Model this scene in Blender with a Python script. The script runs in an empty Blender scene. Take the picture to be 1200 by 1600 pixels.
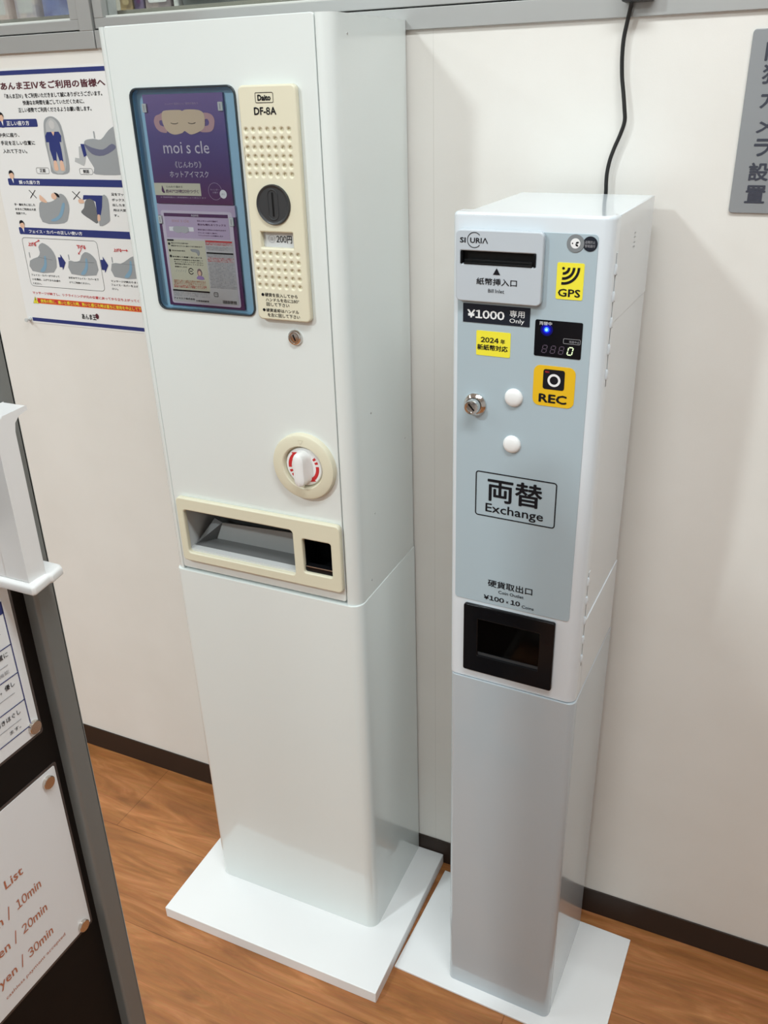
import bpy, bmesh, math, random
from mathutils import Vector, Matrix
from mathutils.geometry import tessellate_polygon

SC = bpy.context.scene
COL = SC.collection

# ------------------------------------------------------------------ camera
cam_d = bpy.data.cameras.new('camera')
cam = bpy.data.objects.new('camera', cam_d)
COL.objects.link(cam)
SC.camera = cam
cam_d.sensor_fit = 'VERTICAL'
cam_d.sensor_height = 36.0
cam_d.lens = 1347.82 / 1600 * 36.0
cam_d.clip_start = 0.02
cam.matrix_world = (Matrix.Translation((0.8, -1.2495, 1.5)) @ Matrix.Rotation(0.4409, 4, 'Z')
                    @ Matrix.Rotation(1.113, 4, 'X') @ Matrix.Rotation(-0.0322, 4, 'Z'))

# ------------------------------------------------------------------ world, lamps, exposure
SC.view_settings.view_transform = 'Standard'
SC.view_settings.look = 'None'
SC.view_settings.gamma = 1.0
SC.view_settings.exposure = 0.25
SC.view_settings.use_curve_mapping = False

wd = bpy.data.worlds.new('world')
SC.world = wd
wd.use_nodes = True
wd.node_tree.nodes['Background'].inputs[0].default_value = (1.0, 0.97, 0.93, 1)
wd.node_tree.nodes['Background'].inputs[1].default_value = 0.15


def ceiling_lamp(x, y, sx, sy, power, rot=0.0, col=(0.90, 0.975, 1.0)):
    l = bpy.data.lights.new('ceiling_lamp', 'AREA')
    l.shape = 'RECTANGLE'
    l.size, l.size_y = sx, sy
    l.energy = power
    l.color = col
    o = bpy.data.objects.new('ceiling_lamp', l)
    COL.objects.link(o)
    o.location = (x, y, 2.58)
    o.rotation_euler = (0, 0, rot)
    return o


COOL = (0.865, 0.975, 1.0)
ceiling_lamp(-0.65, -2.10, 0.28, 0.09, 36.0, 0.45, COOL)
ceiling_lamp(0.95, -1.00, 1.2, 0.30, 22.5)
ceiling_lamp(-1.6, -1.1, 0.4, 1.2, 12.5, 0.0, COOL)
ceiling_lamp(0.4, -3.4, 1.2, 0.3, 29.0, 0.0, COOL)
case_fill = ceiling_lamp(-0.2, 0.035, 2.4, 0.02, 16.0)               # unseen fill light added behind the glass to brighten the packages
case_fill.location.z = 2.20
case_fill.data.spread = math.radians(75)
case_fill.data.energy = 26.0
case_fill.rotation_euler = (math.radians(8), 0, 0)

# ------------------------------------------------------------------ materials
MATS = {}


def mat(name, col, rough=0.5, metal=0.0, spec=0.5, coat=0.0, emit=None, estr=0.0, bump=0.0, bscale=200.0, var=0.0):
    if name in MATS:
        return MATS[name]
    m = bpy.data.materials.new(name)
    m.use_nodes = True
    nt = m.node_tree
    b = nt.nodes['Principled BSDF']
    b.inputs['Base Color'].default_value = (*col, 1)
    b.inputs['Roughness'].default_value = rough
    b.inputs['Metallic'].default_value = metal
    b.inputs['Specular IOR Level'].default_value = spec
    b.inputs['Coat Weight'].default_value = coat
    b.inputs['Coat Roughness'].default_value = 0.08
    if emit:
        b.inputs['Emission Color'].default_value = (*emit, 1)
        b.inputs['Emission Strength'].default_value = estr
    if bump or var:
        tc = nt.nodes.new('ShaderNodeTexCoord')
        n = nt.nodes.new('ShaderNodeTexNoise')
        n.inputs['Scale'].default_value = bscale
        n.inputs['Detail'].default_value = 3
        nt.links.new(tc.outputs['Object'], n.inputs['Vector'])
        if bump:
            bp = nt.nodes.new('ShaderNodeBump')
            bp.inputs['Strength'].default_value = bump
            bp.inputs['Distance'].default_value = 0.001
            nt.links.new(n.outputs['Fac'], bp.inputs['Height'])
            nt.links.new(bp.outputs['Normal'], b.inputs['Normal'])
        if var:
            r = nt.nodes.new('ShaderNodeMapRange')
            r.inputs['To Min'].default_value = max(0, rough - var)
            r.inputs['To Max'].default_value = rough + var
            nt.links.new(n.outputs['Fac'], r.inputs['Value'])
            nt.links.new(r.outputs['Result'], b.inputs['Roughness'])
    MATS[name] = m
    return m


def glass(name, tint=(1, 1, 1), refl=1.0):
    m = bpy.data.materials.new(name)
    m.use_nodes = True
    nt = m.node_tree
    nt.nodes.clear()
    out = nt.nodes.new('ShaderNodeOutputMaterial')
    mix = nt.nodes.new('ShaderNodeMixShader')
    tr = nt.nodes.new('ShaderNodeBsdfTransparent')
    tr.inputs[0].default_value = (*tint, 1)
    gl = nt.nodes.new('ShaderNodeBsdfGlossy')
    gl.inputs['Roughness'].default_value = 0.03
    fr = nt.nodes.new('ShaderNodeFresnel')
    fr.inputs['IOR'].default_value = 1.49
    mu = nt.nodes.new('ShaderNodeMath')
    mu.operation = 'MULTIPLY'
    mu.inputs[1].default_value = refl
    nt.links.new(fr.outputs[0], mu.inputs[0])
    nt.links.new(mu.outputs[0], mix.inputs[0])
    nt.links.new(tr.outputs[0], mix.inputs[1])
    nt.links.new(gl.outputs[0], mix.inputs[2])
    nt.links.new(mix.outputs[0], out.inputs[0])
    return m


def wood_floor():
    m = bpy.data.materials.new('wood_vinyl')
    m.use_nodes = True
    nt = m.node_tree
    N, L = nt.nodes.new, nt.links.new
    b = nt.nodes['Principled BSDF']
    tc = N('ShaderNodeTexCoord')
    mp = N('ShaderNodeMapping')
    mp.inputs['Scale'].default_value = (1.5, 9.0, 1)
    mp.inputs['Rotation'].default_value = (0, 0, 0.02)
    L(tc.outputs['Object'], mp.inputs['Vector'])
    n1 = N('ShaderNodeTexNoise')
    n1.inputs['Scale'].default_value = 2.2
    n1.inputs['Detail'].default_value = 8
    n1.inputs['Roughness'].default_value = 0.62
    n1.inputs['Distortion'].default_value = 1.8
    L(mp.outputs['Vector'], n1.inputs['Vector'])
    mp2 = N('ShaderNodeMapping')
    mp2.inputs['Scale'].default_value = (6, 160, 1)
    L(tc.outputs['Object'], mp2.inputs['Vector'])
    n2 = N('ShaderNodeTexNoise')
    n2.inputs['Scale'].default_value = 3
    n2.inputs['Detail'].default_value = 4
    L(mp2.outputs['Vector'], n2.inputs['Vector'])
    mp3 = N('ShaderNodeMapping')
    mp3.inputs['Scale'].default_value = (5.5, 10.0, 1)
    L(tc.outputs['Object'], mp3.inputs['Vector'])
    n3 = N('ShaderNodeTexVoronoi')
    n3.inputs['Scale'].default_value = 1.0
    L(mp3.outputs['Vector'], n3.inputs['Vector'])
    cr = N('ShaderNodeValToRGB')
    e = cr.color_ramp.elements
    e[0].position, e[0].color = 0.30, (0.255, 0.095, 0.028, 1)
    e[1].position, e[1].color = 0.68, (0.52, 0.218, 0.080, 1)
    mid = e.new(0.5)
    mid.color = (0.375, 0.142, 0.042, 1)
    L(n1.outputs['Fac'], cr.inputs['Fac'])
    mx = N('ShaderNodeMix')
    mx.data_type = 'RGBA'
    mx.blend_type = 'OVERLAY'
    mx.inputs[0].default_value = 0.22
    L(cr.outputs['Color'], mx.inputs[6])
    L(n2.outputs['Color'], mx.inputs[7])
    # knots: small dark spots
    kr = N('ShaderNodeMapRange')
    kr.inputs['From Min'].default_value = 0.02
    kr.inputs['From Max'].default_value = 0.16
    kr.inputs['To Min'].default_value = 0.62
    kr.inputs['To Max'].default_value = 1.0
    L(n3.outputs['Distance'], kr.inputs['Value'])
    mk = N('ShaderNodeMix')
    mk.data_type = 'RGBA'
    mk.blend_type = 'MULTIPLY'
    mk.inputs[0].default_value = 1.0
    L(mx.outputs[2], mk.inputs[6])
    L(kr.outputs['Result'], mk.inputs[7])
    # plank joints
    br = N('ShaderNodeTexBrick')
    mpb = N('ShaderNodeMapping')
    mpb.inputs['Location'].default_value = (0.400, 0.0, 0)
    L(tc.outputs['Object'], mpb.inputs['Vector'])
    L(mpb.outputs['Vector'], br.inputs['Vector'])
    br.offset = 0.368
    br.inputs['Scale'].default_value = 1.0
    br.inputs['Brick Width'].default_value = 1.5
    br.inputs['Row Height'].default_value = 0.195
    br.inputs['Mortar Size'].default_value = 0.0009
    br.inputs['Mortar Smooth'].default_value = 0.3
    br.inputs['Color1'].default_value = (1, 1, 1, 1)
    br.inputs['Color2'].default_value = (0.90, 0.90, 0.90, 1)
    br.inputs['Mortar'].default_value = (0.55, 0.5, 0.45, 1)
    ml = N('ShaderNodeMix')
    ml.data_type = 'RGBA'
    ml.blend_type = 'MULTIPLY'
    ml.inputs[0].default_value = 1.0
    L(mk.outputs[2], ml.inputs[6])
    L(br.outputs['Color'], ml.inputs[7])
    L(ml.outputs[2], b.inputs['Base Color'])
    b.inputs['Roughness'].default_value = 0.42
    bp = N('ShaderNodeBump')
    bp.inputs['Strength'].default_value = 0.12
    bp.inputs['Distance'].default_value = 0.001
    L(n2.outputs['Fac'], bp.inputs['Height'])
    L(bp.outputs['Normal'], b.inputs['Normal'])
    return m


def wall_paper():
    m = bpy.data.materials.new('wall_paper')
    m.use_nodes = True
    nt = m.node_tree
    N, L = nt.nodes.new, nt.links.new
    b = nt.nodes['Principled BSDF']
    tc = N('ShaderNodeTexCoord')
    n = N('ShaderNodeTexNoise')
    n.inputs['Scale'].default_value = 6
    n.inputs['Detail'].default_value = 5
    L(tc.outputs['Object'], n.inputs['Vector'])
    cr = N('ShaderNodeValToRGB')
    cr.color_ramp.elements[0].position = 0.3
    cr.color_ramp.elements[0].color = (0.745, 0.715, 0.665, 1)
    cr.color_ramp.elements[1].position = 0.7
    cr.color_ramp.elements[1].color = (0.785, 0.757, 0.710, 1)
    L(n.outputs['Fac'], cr.inputs['Fac'])
    # wallpaper joint
    sx = N('ShaderNodeSeparateXYZ')
    L(tc.outputs['Object'], sx.inputs[0])
    a = N('ShaderNodeMath'); a.operation = 'SUBTRACT'; a.inputs[1].default_value = 0.3077
    L(sx.outputs['X'], a.inputs[0])
    c = N('ShaderNodeMath'); c.operation = 'ABSOLUTE'
    L(a.outputs[0], c.inputs[0])
    d = N('ShaderNodeMath'); d.operation = 'LESS_THAN'; d.inputs[1].default_value = 0.0005
    L(c.outputs[0], d.inputs[0])
    mx = N('ShaderNodeMix'); mx.data_type = 'RGBA'
    L(d.outputs[0], mx.inputs[0])
    L(cr.outputs['Color'], mx.inputs[6])
    mx.inputs[7].default_value = (0.68, 0.65, 0.60, 1)
    L(mx.outputs[2], b.inputs['Base Color'])
    b.inputs['Roughness'].default_value = 0.7
    b.inputs['Specular IOR Level'].default_value = 0.3
    n2 = N('ShaderNodeTexNoise')
    n2.inputs['Scale'].default_value = 500
    L(tc.outputs['Object'], n2.inputs['Vector'])
    bp = N('ShaderNodeBump'); bp.inputs['Strength'].default_value = 0.15; bp.inputs['Distance'].default_value = 0.0006
    L(n2.outputs['Fac'], bp.inputs['Height'])
    L(bp.outputs['Normal'], b.inputs['Normal'])
    return m


def card_print():                     # violet print turning to plum at the lower end of the sleeve (a print, not shade)
    m = bpy.data.materials.new('violet_print')
    m.use_nodes = True
    nt = m.node_tree
    N, L = nt.nodes.new, nt.links.new
    b = nt.nodes['Principled BSDF']
    tc = N('ShaderNodeTexCoord')
    sx = N('ShaderNodeSeparateXYZ')
    L(tc.outputs['Generated'], sx.inputs[0])
    cr = N('ShaderNodeValToRGB')
    e = cr.color_ramp.elements
    e[0].position, e[0].color = 0.0, (0.095, 0.018, 0.085, 1)
    e[1].position, e[1].color = 1.0, (0.215, 0.155, 0.340, 1)
    k = e.new(0.30); k.color = (0.085, 0.045, 0.165, 1)
    k = e.new(0.62); k.color = (0.110, 0.085, 0.245, 1)
    L(sx.outputs['Z'], cr.inputs['Fac'])
    L(cr.outputs['Color'], b.inputs['Base Color'])
    b.inputs['Roughness'].default_value = 0.35
    return m


def blotch(name, c1, c2, scale):
    m = bpy.data.materials.new(name)
    m.use_nodes = True
    nt = m.node_tree
    b = nt.nodes['Principled BSDF']
    tc = nt.nodes.new('ShaderNodeTexCoord')
    n = nt.nodes.new('ShaderNodeTexNoise')
    n.inputs['Scale'].default_value = scale
    n.inputs['Detail'].default_value = 4
    cr = nt.nodes.new('ShaderNodeValToRGB')
    cr.color_ramp.elements[0].position = 0.42
    cr.color_ramp.elements[0].color = (*c1, 1)
    cr.color_ramp.elements[1].position = 0.58
    cr.color_ramp.elements[1].color = (*c2, 1)
    nt.links.new(tc.outputs['Object'], n.inputs['Vector'])
    nt.links.new(n.outputs['Fac'], cr.inputs['Fac'])
    nt.links.new(cr.outputs['Color'], b.inputs['Base Color'])
    b.inputs['Roughness'].default_value = 0.4
    return m


M_FLOOR = wood_floor()
M_WALL = wall_paper()
M_PAINT = mat('white_gloss_paint', (0.725, 0.765, 0.745), 0.30, coat=1.0)
M_PAINT2 = mat('cool_white_paint', (0.675, 0.725, 0.765), 0.28, coat=1.0)
M_PEDSHADE = mat('shaded_pedestal_paint', (0.430, 0.475, 0.505), 0.28, coat=1.0)  # pedestal white greyed down, shade is painted into the colour
M_BASE = mat('white_board', (0.84, 0.84, 0.835), 0.35)
M_CREAM = mat('cream_plastic', (0.70, 0.66, 0.505), 0.42, bump=0.05, bscale=700)
M_PANEL = mat('grey_blue_print', (0.400, 0.485, 0.530), 0.30, var=0.05, bscale=30)
M_BEZEL = mat('pale_grey_plastic', (0.49, 0.53, 0.57), 0.35)
M_BLACK = mat('black_gloss_plastic', (0.006, 0.006, 0.007), 0.12, spec=0.2)
M_BLACKM = mat('black_satin', (0.006, 0.006, 0.006), 0.4, spec=0.2)
M_INK = mat('black_ink', (0.010, 0.010, 0.013), 0.45, spec=0.15)
M_WHITEI = mat('white_ink', (0.80, 0.80, 0.80), 0.5)
M_GREYI = mat('grey_ink', (0.33, 0.33, 0.35), 0.5)
M_NAVY = mat('navy_ink', (0.018, 0.030, 0.165), 0.4)
M_RED = mat('red_ink', (0.55, 0.025, 0.030), 0.45)
M_MAROON = mat('maroon_ink', (0.085, 0.012, 0.022), 0.45)
M_ORANGE = mat('orange_ink', (0.80, 0.18, 0.02), 0.45)
M_RUST = mat('rust_ink', (0.50, 0.17, 0.09), 0.5)
M_YELLOW = mat('yellow_sticker', (0.86, 0.76, 0.045), 0.35)
M_AMBER = mat('amber_sticker', (0.78, 0.47, 0.012), 0.35)
M_LABEL = mat('charcoal_label', (0.014, 0.017, 0.026), 0.3, spec=0.25)
M_PAPER = mat('poster_paper', (0.79, 0.785, 0.77), 0.45)
M_PAPER2 = mat('laminated_paper', (0.83, 0.845, 0.855), 0.28)
M_LAMIN = mat('laminate_edge', (0.075, 0.062, 0.058), 0.25)
M_CHROME = mat('chrome', (0.72, 0.71, 0.69), 0.12, metal=1.0)
M_NICKEL = mat('nickel', (0.70, 0.64, 0.58), 0.22, metal=1.0)
M_STEEL = mat('brushed_steel', (0.55, 0.55, 0.54), 0.35, metal=1.0)
M_DKGREY = mat('dark_grey_plastic', (0.040, 0.041, 0.043), 0.35, spec=0.35)
M_MIDGREY = mat('mid_grey_sheet', (0.30, 0.305, 0.30), 0.45)
M_FLAP = mat('grey_flap', (0.12, 0.122, 0.122), 0.4)
M_ALU = mat('grey_aluminium', (0.40, 0.40, 0.39), 0.38, metal=0.35)
M_STAND = mat('grey_frame_profile', (0.20, 0.205, 0.195), 0.40, metal=0.25)
M_SBLACK = mat('black_felt_panel', (0.008, 0.006, 0.005), 0.6, spec=0.15)
M_BRACKET = mat('white_abs', (0.82, 0.82, 0.81), 0.3)
M_BASEB = mat('brown_vinyl', (0.030, 0.018, 0.013), 0.45, spec=0.3, bump=0.05, bscale=300)
M_FAR = mat('far_wall_paint', (0.62, 0.62, 0.61), 0.7)
M_CEIL = mat('ceiling_board', (0.78, 0.78, 0.78), 0.8)
M_BLUE = mat('light_blue_backing', (0.34, 0.57, 0.71), 0.45)
M_WINF = mat('dark_clear_edge', (0.030, 0.042, 0.052), 0.12)
M_SKIN = mat('skin_print', (0.72, 0.46, 0.33), 0.5)
M_CHAIR = mat('chair_print', (0.31, 0.325, 0.335), 0.5)
M_CHAIR2 = mat('chair_dark_print', (0.15, 0.155, 0.16), 0.5)
M_CHAIRL = mat('chair_light_print', (0.45, 0.46, 0.46), 0.5)
M_STREAK = mat('blue_streak_print', (0.20, 0.34, 0.46), 0.5)
M_PLUM = mat('plum_print', (0.085, 0.022, 0.095), 0.35)
M_LILAC = mat('lilac_print', (0.50, 0.40, 0.54), 0.4)
M_LILAC2 = mat('pale_lilac_print', (0.63, 0.56, 0.65), 0.4)
M_MASK = mat('mask_print', (0.66, 0.53, 0.37), 0.45)
M_STRAP = mat('strap_print', (0.52, 0.32, 0.33), 0.45)
M_PALEY = mat('pale_yellow_print', (0.60, 0.58, 0.44), 0.45)
M_GREYP = mat('grey_print', (0.55, 0.54, 0.53), 0.45)
M_RUBBER = mat('black_rubber', (0.010, 0.010, 0.010), 0.4)
M_GLASS = glass('window_glass', (0.95, 0.97, 0.96), 0.6)
M_ACRYL = glass('acrylic', (0.97, 0.98, 1.0), 1.0)
M_FLAPC = glass('smoked_acrylic', (0.45, 0.45, 0.46), 0.5)
M_VIOLET = card_print()
M_LEDB = mat('blue_lamp', (0.05, 0.1, 1.0), 0.3, emit=(0.0, 0.045, 1.0), estr=3.5)
M_LEDW = mat('blue_lamp_core', (0.3, 0.6, 1.0), 0.3, emit=(0.10, 0.42, 1.0), estr=2.2)
M_DIGIT = mat('lit_segment', (0.5, 0.6, 0.4), 0.3, emit=(0.80, 1.0, 0.55), estr=0.55)
M_DIM = mat('unlit_segment', (0.095, 0.07, 0.105), 0.4)

# ------------------------------------------------------------------ geometry helpers


class Face:
    """2D drawing frame on a surface: origin, right, up, outward normal."""

    def __init__(self, o, u, v, n):
        self.o, self.u, self.v, self.n = Vector(o), Vector(u), Vector(v), Vector(n)

    def p(self, a, b, h=0.0):
        return self.o + self.u * a + self.v * b + self.n * h


def rr(x0, z0, x1, z1, r, n=5):
    r = min(r, (x1 - x0) / 2 - 1e-6, (z1 - z0) / 2 - 1e-6)
    if r <= 1e-5:
        return [(x0, z0), (x1, z0), (x1, z1), (x0, z1)]
    pts = []
    for cx, cz, a0 in ((x1 - r, z0 + r, -90), (x1 - r, z1 - r, 0), (x0 + r, z1 - r, 90), (x0 + r, z0 + r, 180)):
        for i in range(n + 1):
            a = math.radians(a0 + 90 * i / n)
            pts.append((cx + r * math.cos(a), cz + r * math.sin(a)))
    return pts


def circ(cx, cz, r, n=24, rz=None):
    rz = rz or r
    return [(cx + r * math.cos(2 * math.pi * i / n), cz + rz * math.sin(2 * math.pi * i / n)) for i in range(n)]


def smooth(pts, n=4, closed=True):
    out = []
    L = len(pts)
    for i in range(L if closed else L - 1):
        if closed:
            p0, p1, p2, p3 = pts[i - 1], pts[i], pts[(i + 1) % L], pts[(i + 2) % L]
        else:
            p0, p1, p2, p3 = pts[max(i - 1, 0)], pts[i], pts[i + 1], pts[min(i + 2, L - 1)]
        for k in range(n):
            t = k / n
            out.append(tuple(0.5 * (2 * p1[j] + (p2[j] - p0[j]) * t + (2 * p0[j] - 5 * p1[j] + 4 * p2[j] - p3[j]) * t * t
                                    + (3 * p1[j] - p0[j] - 3 * p2[j] + p3[j]) * t ** 3) for j in range(len(p1))))
    if not closed:
        out.append(tuple(pts[-1]))
    return out


GLY = {}


def glyph(ch):
    if ch not in GLY:
        cu = bpy.data.curves.new('t', 'FONT')
        cu.body = ch
        cu.resolution_u = 2
        o = bpy.data.objects.new('t', cu)
        me = bpy.data.meshes.new_from_object(o)
        vs = [(q.co.x, q.co.y) for q in me.vertices]
        fs = [list(q.vertices) for q in me.polygons]
        if sum(q.normal.z for q in me.polygons) < 0:
            fs = [f[::-1] for f in fs]
        bpy.data.objects.remove(o)
        bpy.data.curves.remove(cu)
        bpy.data.meshes.remove(me)
        GLY[ch] = (vs, fs)
    return GLY[ch]


def layout(s):
    """one line of lettering: full width glyphs on an em grid, latin letters and figures set by their own widths"""
    if 'em' not in GLY:
        a, b2 = glyph('口')[0], glyph('口口')[0]
        wd = lambda v: max(q[0] for q in v) - min(q[0] for q in v)
        GLY['em'] = wd(b2) - wd(a)
    em = GLY['em']
    hgt = lambda v: max(q[1] for q in v) - min(q[1] for q in v)
    kl = hgt(glyph('０')[0]) / hgt(glyph('H')[0])
    vs, fs, x, i = [], [], 0.0, 0
    while i < len(s):
        ch = s[i]
        if ch == ' ':
            x += 0.28 * em
            i += 1
            continue
        if ch.isascii() and not ch.isdigit():                     # a run of latin letters keeps its own kerning
            j = i
            while j < len(s) and s[j].isascii() and not s[j].isdigit() and s[j] != ' ':
                j += 1
            g, k0, lat = glyph(s[i:j]), kl, True
            i = j
        else:
            lat = ch.isdigit() or ch == '¥'
            g, k0 = glyph('￥' if ch == '¥' else chr(ord(ch) + 0xFEE0) if lat else ch), 1.0
            i += 1
        if not g[0]:
            continue
        lo, hi = min(q[0] for q in g[0]) * k0, max(q[0] for q in g[0]) * k0
        off = x + (0.04 * em - lo if lat else 0.0)
        k = len(vs)
        vs += [(q[0] * k0 + off, q[1] * k0) for q in g[0]]
        fs += [[k + n for n in f] for f in g[1]]
        x += (hi - lo + 0.08 * em) if lat else em
    return vs, fs


class MB:
    """Collects geometry and links it as ONE mesh object."""

    def __init__(self, origin=(0, 0, 0)):
        self.v, self.f, self.m, self.s, self.mats = [], [], [], [], []
        self.og = Vector(origin)

    def mi(self, m):
        if m not in self.mats:
            self.mats.append(m)
        return self.mats.index(m)

    def add(self, verts, faces, m, smooth_=False):
        b = len(self.v)
        self.v += [Vector(p) for p in verts]
        k = self.mi(m)
        for f in faces:
            self.f.append([b + i for i in f])
            self.m.append(k)
            self.s.append(smooth_)

    def poly(self, F, pts, m, h=0.0003):
        tri = tessellate_polygon([[Vector((p[0], p[1], 0)) for p in pts]])
        area = sum(pts[i - 1][0] * pts[i][1] - pts[i][0] * pts[i - 1][1] for i in range(len(pts)))
        fs = []
        for t in tri:
            a, b, c = (pts[i] for i in t)
            cr = (b[0] - a[0]) * (c[1] - a[1]) - (b[1] - a[1]) * (c[0] - a[0])
            fs.append(list(t) if cr > 0 else list(reversed(t)))
        self.add([F.p(x, z, h) for x, z in pts], fs, m)

    def line(self, F, pts, w, m, h=0.0003, closed=False):
        n = len(pts)
        L, R = [], []
        for i, p in enumerate(pts):
            a = pts[i - 1] if (closed or i > 0) else p
            c = pts[(i + 1) % n] if (closed or i < n - 1) else p
            d = Vector((c[0] - a[0], c[1] - a[1]))
            d = d.normalized() if d.length > 1e-9 else Vector((1, 0))
            q = Vector((-d.y, d.x)) * (w / 2)
            L.append((p[0] + q.x, p[1] + q.y))
            R.append((p[0] - q.x, p[1] - q.y))
        vs = [F.p(x, z, h) for x, z in L] + [F.p(x, z, h) for x, z in R]
        fs = [[n + i, n + (i + 1) % n, (i + 1) % n, i] for i in range(n if closed else n - 1)]
        self.add(vs, fs, m)

    def ring(self, F, cx, cz, r0, r1, m, h=0.0003, a0=0, a1=360, n=32):
        pts = []
        for i in range(n + 1):
            a = math.radians(a0 + (a1 - a0) * i / n)
            pts.append((math.cos(a), math.sin(a)))
        vs = [F.p(cx + r1 * c, cz + r1 * s, h) for c, s in pts] + [F.p(cx + r0 * c, cz + r0 * s, h) for c, s in pts]
        k = n + 1
        self.add(vs, [[i, i + 1, k + i + 1, k + i] for i in range(n)], m)

    def text(self, F, s, x0, z0, x1, z1, m, h=0.0003, bold=0.0):
        """lettering fitted to a box; heavy weights are struck several times"""
        vs, fs = layout(s)
        if not vs:
            return
        ax, bx = min(p[0] for p in vs), max(p[0] for p in vs)
        az, bz = min(p[1] for p in vs), max(p[1] for p in vs)
        b_ = bold * 1.0
        kx, kz = (x1 - x0) / max(bx - ax + 2 * b_, 1e-6), (z1 - z0) / max(bz - az + 2 * b_, 1e-6)
        st = [(0, 0)] if bold <= 0 else [(-b_, 0), (b_, 0), (0, b_), (0, -b_), (b_ * .7, b_ * .7), (-b_ * .7, -b_ * .7)]
        for k, (dx, dz) in enumerate(st):
            self.add([F.p(x0 + (p[0] - ax + b_ + dx) * kx, z0 + (p[1] - az + b_ + dz) * kz, h + 0.00001 * k) for p in vs], fs, m)

    def plate(self, F, outer, holes, m, h0, h1, bevel=0.0, res=2):
        """solid plate between heights h0 and h1 with holes and rounded edges"""
        cu = bpy.data.curves.new('p', 'CURVE')
        cu.dimensions = '2D'
        cu.fill_mode = 'BOTH'
        bevel = min(bevel, (h1 - h0) / 2 - 1e-6)
        cu.extrude = (h1 - h0) / 2 - bevel
        cu.bevel_depth = bevel
        cu.bevel_resolution = res
        cu.offset = -bevel
        for lp in [outer] + list(holes):
            sp = cu.splines.new('POLY')
            sp.points.add(len(lp) - 1)
            for q, (x, z) in zip(sp.points, lp):
                q.co = (x, z, 0, 1)
            sp.use_cyclic_u = True
        o = bpy.data.objects.new('p', cu)
        me = bpy.data.meshes.new_from_object(o)
        c = (h0 + h1) / 2
        self.add([F.p(p.co.x, p.co.y, p.co.z + c) for p in me.vertices], [list(p.vertices) for p in me.polygons], m)
        bpy.data.objects.remove(o)
        bpy.data.curves.remove(cu)
        bpy.data.meshes.remove(me)

    def box(self, x0, y0, z0, x1, y1, z1, m):
        vs = [(x, y, z) for z in (z0, z1) for y in (y0, y1) for x in (x0, x1)]
        self.add(vs, [[0, 2, 3, 1], [4, 5, 7, 6], [0, 1, 5, 4], [2, 6, 7, 3], [0, 4, 6, 2], [1, 3, 7, 5]], m)

    def prism(self, pts, z0, z1, m, top_in=0.0, steps=4):
        """vertical prism over a plan polygon (ccw); top_in rounds the upper edge"""
        n = len(pts)
        ar = sum(pts[i - 1][0] * pts[i][1] - pts[i][0] * pts[i - 1][1] for i in range(n))
        if ar < 0:
            pts = pts[::-1]
        cx, cy = sum(p[0] for p in pts) / n, sum(p[1] for p in pts) / n
        rows = [(z0, 0.0)]
        if top_in > 0:
            for i in range(steps + 1):
                a = math.pi / 2 * i / steps
                rows.append((z1 - top_in + top_in * math.sin(a), top_in * (1 - math.cos(a))))
        else:
            rows.append((z1, 0.0))
        hx = max(abs(p[0] - cx) for p in pts)
        hy = max(abs(p[1] - cy) for p in pts)
        vs = []
        for z, ins in rows:
            kx, ky = 1 - ins / hx, 1 - ins / hy
            vs += [(cx + (p[0] - cx) * kx, cy + (p[1] - cy) * ky, z) for p in pts]
        fs = []
        for r in range(len(rows) - 1):
            for i in range(n):
                j = (i + 1) % n
                fs.append([r * n + i, r * n + j, (r + 1) * n + j, (r + 1) * n + i])
        self.add(vs, fs, m, False)
        for z, off, up in ((z0, 0, False), (rows[-1][0], (len(rows) - 1) * n, True)):
            q = vs[off:off + n]
            tri = tessellate_polygon([[Vector((p[0], p[1], 0)) for p in q]])
            fl = []
            for t in tri:
                a, b, c = (q[i] for i in t)
                cr = (b[0] - a[0]) * (c[1] - a[1]) - (b[1] - a[1]) * (c[0] - a[0])
                fl.append(list(t) if (cr > 0) == up else list(reversed(t)))
            self.add(q, fl, m)

    def tube(self, pts, r, m, n=10):
        P = [Vector(p) for p in pts]
        vs = []
        for i, p in enumerate(P):
            d = (P[min(i + 1, len(P) - 1)] - P[max(i - 1, 0)]).normalized()
            a = d.cross(Vector((0, 1, 0)))
            if a.length < 1e-4:
                a = d.cross(Vector((1, 0, 0)))
            a.normalize()
            b = d.cross(a).normalized()
            for k in range(n):
                t = 2 * math.pi * k / n
                vs.append(p + (a * math.cos(t) + b * math.sin(t)) * r)
        fs = []
        for i in range(len(P) - 1):
            for k in range(n):
                fs.append([i * n + k, (i + 1) * n + k, (i + 1) * n + (k + 1) % n, i * n + (k + 1) % n])
        fs.append(list(range(n)))
        fs.append([(len(P) - 1) * n + k for k in reversed(range(n))])
        self.add(vs, fs, m, True)

    def lathe(self, F, cx, cz, prof, m, n=32):
        """profile of (radius, height) turned about the face normal; outer edge first"""
        vs, fs = [], []
        for r, h in prof:
            for k in range(n):
                t = 2 * math.pi * k / n
                vs.append(F.p(cx + r * math.cos(t), cz + r * math.sin(t), h))
        for i in range(len(prof) - 1):
            for k in range(n):
                fs.append([i * n + k, i * n + (k + 1) % n, (i + 1) * n + (k + 1) % n, (i + 1) * n + k])
        if prof[-1][0] > 1e-6:
            fs.append([(len(prof) - 1) * n + k for k in range(n)])
        self.add(vs, fs, m, True)

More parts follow.
